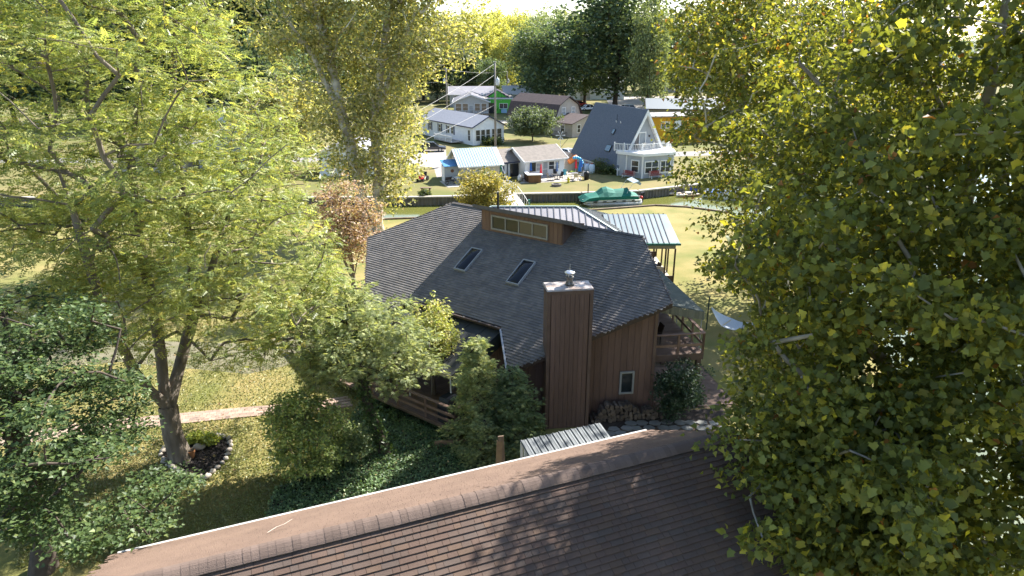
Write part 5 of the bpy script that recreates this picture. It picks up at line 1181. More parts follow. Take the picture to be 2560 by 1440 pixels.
# inflatables hung on the shed corner
t = thing('inflatable_tube', 'orange inflatable roll leaning by the garden shed', 'inflatable', G(1431, 431)); o = MB().lathe((0, 0, -.7), [(.2, 0), (.36, .08), (.38, 1.2), (.3, 1.38), (.12, 1.4)], 14).build('roll', mat('orange_vinyl', (.7, .22, .06), .4), t, True); o.location = (0, 0, 1.7); o.rotation_euler = (0, R(62), R(20)); MB().lathe((0, 0, 0), [(.35, 0), (.42, .1), (.35, .2)], 12).build('ring', mat('lime_vinyl', (.4, .5, .1), .4), t)
t = thing('inflatable_float', 'bright blue inflatable float standing behind the red umbrella', 'inflatable', G(1446, 432)); b = MB()
for k in range(7): a_ = R(10 + k * 16); b.blob((.9 * math.cos(a_) - .4, 0, .9 * math.sin(a_) + 1.1), (.2, .3, .2), 8, 5, 0)
b.build('tubes', mat('sky_blue_vinyl', (.08, .4, .65), .35), t, True); MB().prism([(-.1, -.2, .2), (.5, -.2, .2), (.35, -.2, 1.7), (.15, -.2, 1.9)], (0, .4, 0)).build('panel', mat('blue_vinyl2', (.03, .2, .55), .4), t)
t = thing('cut_log_table', 'low log slab table on the grass left of the hut', 'table', G(1065, 478)); MB().box(-.65, .65, -.22, .22, .36, .44).build('slab', M_wood, t)
for x in (-.45, .45): MB().box(x - .08, x + .08, -.15, .15, 0, .36).build('leg', M_wood, t)
t = thing('lantern_post', 'short black lantern post at the canal edge by the bridge', 'lantern', G(1281, 487)); MB().tube((0, 0, 0), (0, 0, .6), .025).build('post', M_black, t); MB().lathe((0, 0, .6), [(.07, 0), (.08, .16), (.12, .18), (.02, .28)], 6).build('lamp', M_black, t)
for px, py, lab in ((1470, 484, 'short mooring post left of the pontoon boat'), (1714, 465, 'mooring post on the far bank near the kayaks')):
    t = thing('mooring_post', lab, 'post', G(px, py)); MB().tube((0, 0, -.8), (0, 0, 1.1 if px < 1500 else .8), .07).build('post', mat('rusty_post', (.16, .1, .075), .8), t); MB().lathe((0, 0, 1.1 if px < 1500 else .8), [(.08, 0), (.02, .05)], 8).build('cap', M_black, t)
# flag on the cabin annex
t = thing('flag', 'small striped flag on an angled staff left of the cabin', 'flag', Vector(G(1252, 425))); MB().tube((0, 0, 1.2), (-.5, -.1, 2.6), .02).build('staff', M_white, t)
for i in range(7):
    MB().prism([(-.52 - .02 * i + .0, -.1, 2.5 - i * .11), (-.02 - .1 * i - .35, -.1, 1.6 - i * .09 + .2), (-.02 - .1 * i - .35, -.1, 1.52 - i * .09 + .2), (-.52 - .02 * i, -.1, 2.4 - i * .11)], (0, .01, 0)).build('stripe', mat('flag_red', (.5, .05, .07), .8) if i % 2 == 0 else M_white, t)
# tv aerial on the cabin roof and whirligig
t = thing('tv_aerial', 'dark television aerial fallen across the cabin roof', 'aerial', Vector(G(1391, 432)) + Vector((0, 1.2, 0))); MB().tube((0, 0, 2.4), (1.6, .8, 4.2), .025).build('boom', M_black, t); MB().tube((0, -.5, 2.7), (-1.8, .4, 3.9), .02).build('mast', M_black, t)
for i in range(8): c = Vector((-1.2 + i * .18, .1 + i * .03, 3.35 - i * .05)); MB().bar(c + Vector((-.1, -.4, .25)), c + Vector((.1, .4, -.1)), .02).build('element', M_black, t)
p = at_depth(1401, 352, 100); t = thing('whirligig', 'white garden windmill behind the cabin roof', 'windmill', (p[0], 100, 0)); MB().tube((0, 0, 0), (0, 0, 3.6), .03).build('pole', M_white, t)
for i in range(6): a_ = i * 1.047; MB().prism([(0, 0, 3.6), (.7 * math.cos(a_ + .15), -.03, 3.6 + .7 * math.sin(a_ + .15)), (.7 * math.cos(a_ - .12), -.03, 3.6 + .7 * math.sin(a_ - .12))], (0, .02, 0)).build('blade', M_white, t)

# ================================================================ poles and wires
M_pole = mat('pole_wood', (.27, .24, .21), .9, (.2, .175, .15), 3, stretch=(1, 1, .2))
def pole(label, loc, h, trafo=True, arm=True):
    t = thing('utility_pole', label, 'utility pole', (loc[0], loc[1], 0), 0, 'utility poles'); MB().tube((0, 0, 0), (0, 0, h), .19, .12, 10).build('shaft', M_pole, t, True)
    if trafo: MB().lathe((-.4 if trafo == 1 else .35, -.1, h - 3.2), [(.2, 0), (.28, .1), (.28, .8), (.2, .95), (.06, 1.0), (.06, 1.2)], 12).build('transformer', mat('grey_transformer', (.5, .52, .54), .5), t, True)
    if arm: MB().bar((-.9, -.1, h - .5), (.9, -.1, h - .5), .1, .12).build('crossarm', M_pole, t)
    for x in (-.15, .15): MB().lathe((x, 0, h), [(.04, 0), (.06, .05), (.03, .12)], 8).build('insulator', M_white, t)
P1 = G(1239, 395); pole('tall utility pole between the blue roofed hut and the white ranch', P1, 13.6, 2, False)
P2 = at_depth(1118, 280, 150); pole('utility pole with transformer behind the white ranch', P2, 11.3, 1, False)
P3 = at_depth(1268, 280, 200); pole('farther utility pole by the dark trees', P3, 8.9, 2, False)
P4 = at_depth(890, 470, 72.5); pole('service pole hidden behind the sycamore trunks', P4, 6.2, 0, False)
M_wire = mat('wire', (.5, .48, .44), .6)
def wire(label, a, b, sag, r=.02):
    a, b = Vector([float(c) for c in a]), Vector([float(c) for c in b]); pts = [a + (b - a) * i / 14 - Vector((0, 0, sag * 4 * (i / 14) * (1 - i / 14))) for i in range(15)]
    o = MB().path([p - a for p in pts], r, 5).build('overhead_wire', M_wire); o.location = a; tag(o, label, 'wire')
wire('uppermost wire from the tall pole to the sycamores', (P1[0], P1[1], 13.4), (P4[0], P4[1], 6.1), .5); wire('lower wire from the tall pole to the sycamores', (P1[0], P1[1], 11.9), (P4[0], P4[1], 4.7), .5)
wire('wire crossing in front of the ranch roof', (P1[0] - .2, P1[1], 7.6), (P4[0], P4[1], 3.2), .2, .016)
wire('wire between the ranch pole and the far pole', (P2[0], P2[1], 11.1), (P3[0], P3[1], 8.8), .6); wire('wire running left from the ranch pole', (P2[0], P2[1], 11.1), (P2[0] - 45, P2[1] + 6, 10.5), .8); wire('second wire running left from the ranch pole', (P2[0], P2[1], 8.6), (P2[0] - 45, P2[1] + 6, 8.0), .9)
wire('service wire from the ranch pole to the green house', (P2[0], P2[1], 8.2), at_depth(1275, 255, 176), .5)

# ================================================================ TREES
L_loc = leafmat('locust_leaf', .5, (1.12, 1.12, .6)); L_syc = leafmat('sycamore_leaf', .5, (1.3, 1.2, .45), .55); L_map = leafmat('maple_leaf', .35, (1.15, 1.15, .5), .5)
L_ever = leafmat('evergreen_spray', .4, (1.15, 1.12, .55), .6); L_far = leafmat('distant_leaf', .42, (1.15, 1.12, .55), .6, rnd=.18); L_ivy = leafmat('ivy_leaf', .25, (1.2, 1.2, .4), .4)
B_grey = mat('grey_bark', (.2, .165, .125), .9, (.11, .09, .07), 4, 6, bump=.6, bscale=14, stretch=(1, 1, .25)); B_dark = mat('dark_bark', (.085, .065, .05), .9, (.05, .04, .032), 4, bump=.5, bscale=12)
B_locust = mat('locust_bark', (.2, .165, .13), .9, (.11, .09, .072), 4, 6, bump=.6, bscale=14, stretch=(1, 1, .25))
B_syc = mat('sycamore_bark', (.6, .56, .48), .85, (.3, .26, .2), 1.6, 3, bump=.2, bscale=8)
def pts(*q): return [at_depth(*a) for a in q]

def soft(mask, j):
    return lambda P: in_poly(proj(P)[:, :2] + RNG.normal(size=(len(P), 2)) * j, mask)
# --- honey locust, left
lb = G(455, 1150)
lt = [[lb] + pts((435, 1085, 24), (418, 1020, 24.1)), pts((418, 1020, 24.1), (330, 925, 23.4), (262, 770, 22.6), (200, 590, 22), (150, 430, 22)), pts((418, 1020, 24.1), (405, 890, 24.6), (392, 790, 25), (350, 600, 25.5), (330, 400, 26), (340, 150, 26.5)),
      pts((418, 1020, 24.1), (448, 920, 25.2), (490, 770, 26.5), (470, 560, 27.5), (430, 300, 28), (440, 60, 28)), pts((490, 770, 26.5), (560, 560, 27), (650, 400, 27.5))]
lmask = [(600, -500), (585, 20), (560, 120), (600, 140), (720, 170), (745, 200), (690, 245), (740, 300), (790, 400), (770, 500), (830, 600), (865, 670), (880, 745), (830, 810), (740, 850), (700, 930), (600, 970), (520, 940), (470, 860), (430, 830), (350, 900), (200, 900), (100, 830), (-600, 860), (-600, -500)]
lc = ellipsoid_pts([((-15, 25.5, 15), (10, 7.5, 9)), ((-11, 26, 9), (6.5, 6, 5)), ((-9, 26.5, 6), (4.5, 4.5, 2.8)), ((-16, 24, 8), (6, 5, 4.5))], 520, 3, .72, .42, lmask, keep=lambda P: np.sin(P[:, 0] * 1.1 + 1) * np.sin(P[:, 1] * .9) * np.sin(P[:, 2] * 1.3) < .38)
PAL_L = [((0.317, 0.348, 0.112), 5), ((0.394, 0.397, 0.125), 4), ((0.249, 0.302, 0.1), 4), ((0.477, 0.401, 0.1), .7), ((0.192, 0.243, 0.0842), 2)]
tree('honey_locust', 'tall feathery yellow green tree with forked trunk by the flower bed', lb, lt, lc, .37, B_locust, L_loc, 'frond', PAL_L, per=96, crad=.82, size=.28, flare=1.25, up=.72, flat=.42, droop=-.12, seed=5, sub=5, leafkeep=soft(lmask, 22))

# --- dark maple, bottom left
mb_ = G(110, 1425); mmask = [(-700, 600), (60, 680), (240, 700), (310, 830), (385, 1000), (400, 1080), (330, 1130), (200, 1185), (190, 1250), (270, 1260), (335, 1185), (430, 1155), (510, 1190), (520, 1250), (470, 1330), (390, 1330), (290, 1390), (250, 1480), (-700, 1900)]
mc = ellipsoid_pts([((-13, 16.5, 6.5), (6.2, 4.2, 5.0))], 250, 4, .55, .5, mmask)
tree('maple', 'dense dark green maple at the lower left corner', mb_, [[mb_, mb_ + np.array([.2, 0, 2.2]), mb_ + np.array([.6, -.3, 4.5]), mb_ + np.array([.8, -.4, 7.5])]], mc, .3, B_dark, L_map, 'star4', [((0.0725, 0.113, 0.0387), 5), ((0.0979, 0.145, 0.0474), 3), ((0.0507, 0.0836, 0.0303), 3), ((0.149, 0.186, 0.0576), 1)], per=170, crad=.5, size=.12, up=.75, flat=.42, droop=.2, seed=6, sub=5, leafkeep=soft(mmask, 16))

# --- big sycamore, right, close to the camera
sb_ = np.array([13.6, 20.0, 0.]); st = [[sb_, sb_ + np.array([-.1, 0, 4]), sb_ + np.array([-.3, -.5, 8])], [sb_ + np.array([-.3, -.5, 8]), (12.5, 18.6, 11.5), (11.6, 17.2, 15), (10.8, 16.5, 20)], [sb_ + np.array([-.3, -.5, 8]), (14.8, 20.5, 12), (16, 21, 18), (16.5, 21, 23)],
    [sb_ + np.array([-.1, 0, 4]), (11.5, 18.2, 6.2), (9.6, 16.6, 8.4), (8.4, 15.6, 10)], [sb_ + np.array([-.2, -.3, 6]), (13.6, 16.8, 8.2), (12.6, 13.6, 9.5), (11.6, 11.6, 10.4)], [(12.5, 18.6, 11.5), (10, 19.5, 13.5), (8, 20, 15.5)]]
smask = [(1760, -900), (1730, -200), (1700, 0), (1740, 140), (1690, 240), (1760, 330), (1800, 420), (1860, 500), (1880, 560), (1800, 590), (1740, 620), (1690, 655), (1790, 700), (1900, 730), (1900, 800), (1800, 850), (1810, 920), (1735, 985), (1790, 1060), (1705, 1135), (1810, 1195), (1900, 1215), (1965, 1290), (1900, 1315), (1825, 1340), (1860, 1395), (1960, 1440), (1960, 2600), (3500, 2600), (3500, -900)]
def skeep(P):
    q = proj(P); k = (q[:, 2] > 8.0) & (q[:, 0] < 2950)
    k &= np.sin(P[:, 0] * 1.25 + .7 * P[:, 2]) * np.sin(P[:, 1] * 1.1 + 2) * np.sin(P[:, 2] * 1.35 + .5 * P[:, 0]) < .3      # gaps between the boughs
    s_ = np.array(SUN); g_ = P - s_ * ((P[:, 2:3] - 5.6) / s_[2]); h_ = proj(g_)      # crown stays clear of the sunlit left half of the near roof
    k &= ~((h_[:, 0] < 1230) & (h_[:, 1] > 1150) & (P[:, 2] > 6))
    return k & ~((q[:, 0] > 2150) & (np.sin(q[:, 0] * .021 + 1.3 * np.sin(q[:, 1] * .013)) > .25))
sc_ = ellipsoid_pts([((12.6, 16.5, 12.5), (8.2, 7.5, 11)), ((9.5, 14, 9), (4.5, 4, 5)), ((8.0, 13, 6.8), (3.6, 3.4, 3.6))], 650, 8, .64, .5, smask, keep=skeep)
PAL_S = [((0.152, 0.174, 0.0412), 6), ((0.193, 0.214, 0.0507), 4), ((0.112, 0.136, 0.0351), 4), ((0.292, 0.275, 0.0502), 2.2), ((0.441, 0.401, 0.0542), .9), ((0.346, 0.155, 0.0377), .15)]
lo_ = ellipsoid_pts([((7.6, 12.2, 6.4), (3.4, 3.2, 2.8))], 60, 77, .5, .6, [(1720, 1040), (1705, 1135), (1830, 1200), (1900, 1330), (1850, 1390), (1960, 1460), (2400, 1500), (2400, 1000)], keep=lambda P: proj(P)[:, 2] > 8)
sc_ = np.concatenate([sc_, lo_])
tree('big_sycamore', 'huge sycamore with broad lobed leaves filling the right side', sb_, st, sc_, .5, mat('mottled_sycamore_bark', (.34, .31, .25), .85, (.18, .155, .12), 1.6, 3, bump=.2, bscale=8), L_syc, 'lobed', PAL_S, per=215, crad=.62, size=.145, up=.32, flat=.6, droop=.45, jit=.38, seed=9, sub=5, singles=300, leafkeep=lambda P: (proj(P)[:, 2] > 6.5) & soft(smask, 20)(P))

# --- second sycamore farther along the shore
s2 = np.array([18.0, 43.0, 0]); s2c = ellipsoid_pts([((17.5, 43, 12), (8.5, 7.5, 10.5)), ((12.3, 40.5, 15.5), (4, 6, 5.5))], 330, 12, .9, .45, [(1640, -600), (1650, 0), (1645, 60), (1690, 130), (1680, 250), (1700, 330), (1735, 400), (1690, 440), (1700, 490), (1790, 505), (1830, 580), (1920, 620), (1950, 720), (3200, 760), (3200, -600)])
tree('shore_sycamore', 'sycamore with yellowing leaves behind the big one near the canal mouth', s2, [[s2, s2 + np.array([-.2, 0, 6]), s2 + np.array([-1, 0, 12]), s2 + np.array([-1.5, 0, 19])], [s2 + np.array([-.2, 0, 6]), s2 + np.array([-3, -1, 9]), s2 + np.array([-5.5, -1, 12])]], s2c, .42, B_syc, L_syc, 'star4', PAL_S[:3] + [((0.343, 0.337, 0.0841), 2.5), ((0.51, 0.446, 0.0875), 1.6), ((0.382, 0.196, 0.0841), .5)], per=150, crad=1.15, size=.25, up=.5, flat=.7, droop=.35, seed=13, sub=4)

# --- twin sycamores on the near canal bank
for nm, lab, base, trunk, mask, sd, n in (('canal_sycamore', 'left of two tall pale sycamores on the canal bank', G(915, 588), ((905, 505, 59), (893, 430, 59), (858, 300, 59.5), (832, 180, 60), (800, 50, 60), (760, -120, 60)), [(560, -500), (585, 50), (640, 120), (700, 190), (770, 250), (800, 340), (800, 430), (850, 500), (900, 500), (930, 420), (930, 250), (900, 100), (900, -500)], 21, 200),
        ('canal_sycamore', 'right of two tall pale sycamores on the canal bank', G(945, 578), ((945, 500, 59.5), (946, 400, 59.5), (936, 300, 60), (950, 180, 60), (968, 60, 60.5), (985, -120, 61)), [(880, -500), (880, 60), (890, 250), (900, 460), (960, 520), (1035, 515), (1045, 470), (1050, 300), (1030, 200), (1060, 175), (1150, 165), (1190, 100), (1195, 0), (1215, -500)], 22, 230)):
    c = ellipsoid_pts([((-12 + (3 if sd == 22 else -4), 60, 19), (9.5, 5, 18)), ((-12 + (2 if sd == 22 else -1), 59.5, 9), (5, 4, 7))], int(n * 1.25), sd, .85, .6, mask, keep=lambda P: P[:, 2] > 2.5)
    tk = [base] + pts(*trunk)
    tree(nm, lab, base, [tk, [tk[3], tk[3] + np.array([2.2 if sd == 22 else -2, 0, 5]), tk[3] + np.array([4 if sd == 22 else -4.5, 0, 9])]], c, .5, B_syc, L_syc, 'oval', [((0.315, 0.328, 0.162), 4), ((0.423, 0.412, 0.211), 3), ((0.224, 0.251, 0.123), 4), ((0.594, 0.519, 0.259), 1.3), ((0.6, 0.565, 0.338), .6)], per=105, crad=1.05, size=.3, up=.5, flat=.75, droop=.3, seed=sd, sub=4, group='twin sycamores by the canal', flare=1.3)

# --- evergreens and small trees around the house
def conifer(name, label, base, h, rad, z0, n, pal, per, size, seed, tilt=0, bare=.0):
    rg = np.random.default_rng(seed); c = []
    for i in range(n):
        t_ = rg.uniform(0, 1) ** 1.25; z = z0 + (h - z0) * t_; r = rad * (1 - t_) ** .8 * rg.uniform(.25, 1) ** .6 + .06; a = rg.uniform(0, 6.283)
        c.append((base[0] + r * math.cos(a), base[1] + r * math.sin(a), z - .12 * r))
    base = np.array(base, float)
    return tree(name, label, base, [[base, base + np.array([tilt, 0, h * .5]), base + np.array([tilt * 1.2, 0, h])]], np.array(c), max(.08, h * .02), B_dark, L_ever, 'needle', pal, per=per, crad=.2 + rad * .05, size=size, up=.72, flat=.35, droop=.15, seed=seed, sub=4, upbias=.2, wob=.05)
PAL_E = [((0.291, 0.339, 0.156), 4), ((0.393, 0.427, 0.191), 3), ((0.21, 0.254, 0.123), 3), ((0.511, 0.526, 0.218), 1.5)]
hb2 = G(965, 1135); hc_ = ellipsoid_pts([(hb2 + np.array([-1.0, .3, 5.2]), (2.7, 2.2, 1.9)), (hb2 + np.array([-1.1, .2, 6.6]), (.9, .9, 1.3)), (hb2 + np.array([.6, .6, 4.0]), (1.9, 1.5, 1.2)), (hb2 + np.array([-1.9, .2, 4.2]), (1.5, 1.3, 1.2))], 175, 31, .42, .55)
hem = tree('hemlock', 'shaggy hemlock with ivy-covered trunk in front of the porch', hb2, [[hb2, hb2 + np.array([-.5, 0, 2]), hb2 + np.array([-1.0, 0, 4.2]), hb2 + np.array([-1.1, 0, 7.2])]], hc_, .2, B_dark, L_ever, 'needle', PAL_E, per=62, crad=.4, size=.24, up=.7, flat=.4, droop=.2, seed=31, sub=4, upbias=.3, wob=.06)
iv = np.array([hb2 + np.array([-1.0 * min(1, z / 4.) + .22 * math.cos(a), .22 * math.sin(a), z]) for z, a in zip(RNG.uniform(.1, 5.5, 2200), RNG.uniform(0, 6.283, 2200))]) + RNG.normal(size=(2200, 3)) * .06
V, F, C, _ = leaf_arrays(iv, .13, 'star4', [((0.0653, 0.114, 0.0423), 3), ((0.106, 0.161, 0.0551), 2)], .3, None, .4); o = link('ivy', np_mesh('ivy', V - hb2, F, L_ivy, C), hem); o['kind'] = 'stuff'
conifer('juniper', 'pointed juniper left of the chimney, nearer the porch', G(1195, 1120), 4.9, 1.25, .3, 150, [((0.271, 0.329, 0.146), 4), ((0.392, 0.427, 0.175), 3), ((0.531, 0.527, 0.219), 1.5)], 60, .18, 32)
conifer('juniper', 'broad dark juniper against the brown chimney base', G(1275, 1125), 3.7, 1.5, .2, 150, [((0.169, 0.231, 0.104), 4), ((0.231, 0.289, 0.126), 3), ((0.127, 0.173, 0.0821), 3), ((0.49, 0.488, 0.199), .6)], 60, .2, 33)
conifer('juniper', 'small young juniper at the foot of the broad one', G(1210, 1160), 2.0, .75, .15, 60, PAL_E, 50, .17, 34)
def small(name, label, base, h, r, pal, n, per, size, seed, kind='star4', z0=.3, crad=.5, trunks=None, cat='tree', flat=.6, leaf=None, bark=None, r0=None, cx=(0, 0)):
    base = np.array([base[0], base[1], 0.]); c = ellipsoid_pts([(base + np.array([cx[0], cx[1], z0 * h + (1 - z0) * h / 2]), (r, r, (1 - z0) * h / 2))], n, seed, crad * .5, .5)
    tk = trunks or [[base, base + np.array([cx[0] * .3, 0, h * .3]), base + np.array([cx[0] * .8, 0, h * .65])], [base + np.array([cx[0] * .15, 0, h * .15]), base + np.array([r * .4, .1, h * .5])], [base + np.array([cx[0] * .15, 0, h * .15]), base + np.array([-r * .4, -.1, h * .5])]]
    return tree(name, label, base, tk, c, r0 or max(.05, h * .02), bark or B_grey, leaf or L_map, kind, pal, per=per, crad=crad, size=size, up=.6, flat=flat, droop=.25, seed=seed, sub=4, cat=cat)
small('dogwood', 'bushy dogwood with rusty leaf tips left of the hemlock', G(775, 1195), 3.7, 1.5, [((0.258, 0.324, 0.104), 4), ((0.394, 0.438, 0.135), 4), ((0.173, 0.225, 0.0861), 3), ((0.6, 0.521, 0.214), .8)], 120, 110, .115, 41, z0=.12, crad=.36)
small('sapling', 'small dark shrub at the foot of the hemlock', G(880, 1150), 1.4, .7, [((0.169, 0.231, 0.104), 3), ((0.291, 0.329, 0.147), 2)], 40, 80, .1, 42, cat='shrub', z0=.1, crad=.35)
small('redbud', 'young yellow green redbud rising in front of the porch roof', G(1085, 1015), 5.1, 1.25, [((0.436, 0.437, 0.135), 4), ((0.484, 0.51, 0.162), 3), ((0.484, 0.411, 0.171), 1.5), ((0.301, 0.338, 0.109), 2)], 80, 75, .12, 43, kind='star', z0=.4, crad=.3)
small('red_maple', 'small muted copper autumn tree left of the shingle roof', G(885, 745), 8.0, 2.2, [((0.403, 0.28, 0.206), 4), ((0.336, 0.213, 0.155), 3), ((0.448, 0.347, 0.245), 2), ((0.314, 0.28, 0.167), 1.5)], 110, 80, .16, 44, z0=.28, crad=.5, leaf=L_far)
small('yellow_shrub_tree', 'yellow leaved small tree behind the shingle roof peak', (-2.6, 62.5), 4.9, 2.6, [((0.361, 0.312, 0.0867), 4), ((0.261, 0.256, 0.0777), 3), ((0.463, 0.369, 0.116), 2)], 80, 100, .22, 45, z0=.2, crad=.6, leaf=L_far)
small('yellow_tree', 'golden green round tree behind the locust at left', (-29.5, 90), 12, 5.8, [((0.391, 0.354, 0.139), 4), ((0.302, 0.299, 0.131), 3), ((0.199, 0.229, 0.0932), 2)], 120, 110, .4, 46, z0=.15, crad=1.2, leaf=L_far)
small('garden_tree', 'small round green tree between the ranch and the barn-roofed house', (3.6, 121), 5.3, 4.2, [((0.123, 0.162, 0.0851), 4), ((0.162, 0.202, 0.103), 3), ((0.095, 0.122, 0.0675), 2)], 90, 110, .33, 47, z0=.25, crad=.9, leaf=L_far)
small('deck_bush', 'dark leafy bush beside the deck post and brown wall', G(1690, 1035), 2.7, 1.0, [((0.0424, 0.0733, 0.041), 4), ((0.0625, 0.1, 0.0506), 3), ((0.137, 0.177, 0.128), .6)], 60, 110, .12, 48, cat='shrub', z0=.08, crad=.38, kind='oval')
for i, (px, py, h, r, lab) in enumerate(((1502, 432, 1.6, 1.3, 'low green shrub under the A-frame eave'), (1530, 434, 1.0, .9, 'small shrub at the A-frame front corner'), (1325, 335, 1.2, 2.2, 'low hedge before the barn-roofed house'), (1245, 280, 1.8, 2.5, 'shrub left of the green house steps'), (1292, 281, 1.8, 2.0, 'rounded shrub right of the green house'), (1230, 361, .9, 1.6, 'low shrub under the ranch gable windows'), (1062, 490, .6, .5, 'grass tuft beside the log slab table'))):
    small('garden_shrub', lab, G(px, py), h, r, [((0.0816, 0.12, 0.0459), 3), ((0.134, 0.173, 0.0588), 2), ((0.222, 0.229, 0.0809), 1)], 30, 90, .16 if py > 400 else .26, 60 + i, cat='shrub', z0=.05, crad=.4 * r, leaf=L_far)

# --- background woods: three kinds, copied
def proto(name, pal, h, r, z0, seed, n=120, per=95, size=.6, kind='oval'):
    c = ellipsoid_pts([(np.array([0, 0, z0 * h + (1 - z0) * h * .5]), (r, r, (1 - z0) * h * .52))], n, seed, 1.2, .5); b = np.zeros(3)
    return tree(name, 'x', b, [[b, np.array([.2, 0, h * .4]), np.array([0, .2, h * .8])]], c, h * .016, B_dark, L_far, kind, pal, per=per, crad=r * .24, size=size, up=.5, flat=.8, droop=.3, seed=seed, sub=4, wob=.08)
G_d = [((0.123, 0.174, 0.0928), 4), ((0.166, 0.22, 0.105), 3), ((0.0877, 0.129, 0.0731), 3), ((0.28, 0.303, 0.122), .8)]; G_m = [((0.214, 0.258, 0.117), 4), ((0.283, 0.318, 0.138), 3), ((0.157, 0.197, 0.0954), 3)]; G_y = [((0.523, 0.495, 0.146), 4), ((0.6, 0.576, 0.17), 3), ((0.374, 0.397, 0.136), 3)]  # sunlight is mixed into the G_y colours, a haze lift into G_d
K = {'d': proto('far_tree', G_d, 22, 6.5, .12, 71), 'm': proto('far_tree', G_m, 24, 6.5, .12, 72), 'y': proto('far_tree', G_y, 24, 5.5, .05, 73)}
used = set()
def put(kind, px, Y, h, label, wide=1.0):
    k = K[kind]; base_h = {'d': 22, 'm': 24, 'y': 24}[kind]; s_ = h / base_h; X = (px - 1280) / FPX * (Y * CP + (CAMH - h / 2) * SP); sc = (s_ * wide, s_ * wide, s_)
    if kind not in used:
        used.add(kind); o = k; o.location = (X, Y, 0); o.scale = sc; o['label'] = label
    else: o = copy_tree(k, (X, Y, 0), random.uniform(0, 6.28), label, scale=sc)
    o['group'] = 'trees behind the far houses'; return o
put('d', 1545, 186, 34, 'very tall dark tree standing behind the A-frame', 1.25); put('d', 1375, 178, 21.5, 'dense dark tree directly behind the barn-roofed house', 1.35); put('m', 1330, 196, 23, 'mid green tree left of the dense dark one', 1.0)
put('m', 1625, 168, 26, 'slender tree right of the A-frame peak', .7); put('d', 1465, 200, 25, 'dark tree filling the gap left of the very tall tree', 1.0)
LY = 'sunlit yellow green tree in the far wood'; LD = 'dark tree in the wood behind the far houses'; LM = 'mid green tree in the wood behind the far houses'
for px, Y, h in ((1215, 230, 25), (1245, 245, 26), (1185, 238, 24), (1280, 255, 25), (1300, 270, 25.5), (1165, 250, 27), (1262, 225, 20), (1225, 262, 28)): put('y', px, Y, h * random.uniform(.95, 1.05), LY, random.uniform(.8, 1.1))
for px, Y, h in ((1090, 205, 19), (1135, 210, 17), (1055, 215, 22), (1180, 212, 15), (1010, 200, 24), (960, 200, 26), (1230, 208, 13), (880, 190, 27), (820, 180, 27), (760, 175, 30), (700, 170, 31), (640, 165, 31), (590, 160, 30), (540, 160, 30), (470, 150, 27), (400, 150, 27), (330, 150, 27), (250, 150, 27), (170, 150, 27), (80, 150, 27), (0, 150, 27), (-90, 150, 27), (660, 120, 17), (740, 130, 15), (1700, 220, 26), (1780, 200, 26), (1860, 190, 27), (2000, 200, 27), (2150, 230, 27)): put('d', px, Y, h * random.uniform(.93, 1.07), LD, random.uniform(.9, 1.2))
for px, Y, h in ((1350, 300, 28), (1395, 310, 29), (1420, 280, 27), (1320, 330, 29), (1440, 330, 30), (1290, 340, 29), (1370, 360, 32), (1250, 350, 29), (1660, 250, 26), (1500, 260, 27), (1590, 260, 27), (1130, 280, 27), (1080, 290, 29), (900, 260, 29), (1030, 270, 30)): put('m', px, Y, h * random.uniform(.95, 1.05), LM, random.uniform(.9, 1.15))
hill = MB(); n = 60
for i in range(n + 1):
    x = -900 + 1800 * i / n; hill.v += [(x, 420, -.5), (x, 560, 17 + 3 * math.sin(i * .7) + 2 * math.sin(i * 1.9)), (x, 900, 22 + 3 * math.sin(i * .5))]
hill.f = [(i * 3 + j, i * 3 + 3 + j, i * 3 + 4 + j, i * 3 + 1 + j) for i in range(n) for j in range(2)]
o = hill.build('wooded_hill', mat('far_wood', (.06, .08, .035), .95, (.1, .11, .045), .06, 10, bump=1, bscale=.2), None, True); o['kind'] = 'structure'
hw = [np.array([random.uniform(-420, 420), random.uniform(430, 560), 0]) for _ in range(520)]
hc = np.array([p + np.array([0, 0, max(2, (p[1] - 420) * .12) + random.uniform(1, 11)]) for p in hw]); Pq, Oq = tuft(hc, 26, 5.0, .8, 3); V, F, C, _ = leaf_arrays(Pq, 2.2, 'oval', G_m + G_d, .5)
tag(link('far_wood', np_mesh('far_wood', V, F, L_far, C)), 'distant wooded ridge on the horizon', 'wood', kind='stuff')

# ================================================================ ground plants, flower bed, litter
gp_ = [tuple(G(*q)[:2]) for q in ((660, 1300), (690, 1225), (780, 1180), (860, 1090), (895, 1015), (985, 985), (1070, 1015), (1110, 1075), (1180, 1130), (1330, 1150), (1330, 1250), (1000, 1420), (640, 1420))]
xs = [p[0] for p in gp_]; ys = [p[1] for p in gp_]; Pg = np.stack([RNG.uniform(min(xs), max(xs), 90000), RNG.uniform(min(ys), max(ys), 90000), RNG.uniform(.03, .2, 90000)], 1); Pg = Pg[in_poly(Pg[:, :2], gp_)][:42000]
hgt = .1 + .1 * np.sin(Pg[:, 0] * 2.1 + np.sin(Pg[:, 1] * 1.7) * 1.5) ** 2; Pg[:, 2] = RNG.uniform(.02, 1, len(Pg)) * hgt + .02
V, F, C, _ = leaf_arrays(Pg, .1, 'oval', [((0.119, 0.19, 0.081), 4), ((0.168, 0.251, 0.106), 3), ((0.0848, 0.139, 0.0569), 3), ((0.25, 0.331, 0.139), 1), ((0.566, 0.43, 0.203), .12)], .65, None, .1)
tag(link('ground_cover', np_mesh('ground_cover', V, F, L_ivy, C)), 'dark green ivy carpet on the slope before the porch', 'ivy', kind='stuff')
sheet('ivy_soil', gp_, .006, mat('soil', (.045, .035, .025), .95, (.07, .05, .035), 3, bump=.5))
bed = [tuple(G(*q)[:2]) for q in ((402, 1140), (415, 1122), (470, 1102), (530, 1092), (572, 1098), (578, 1118), (566, 1150), (545, 1172), (520, 1196), (470, 1190), (420, 1165))]
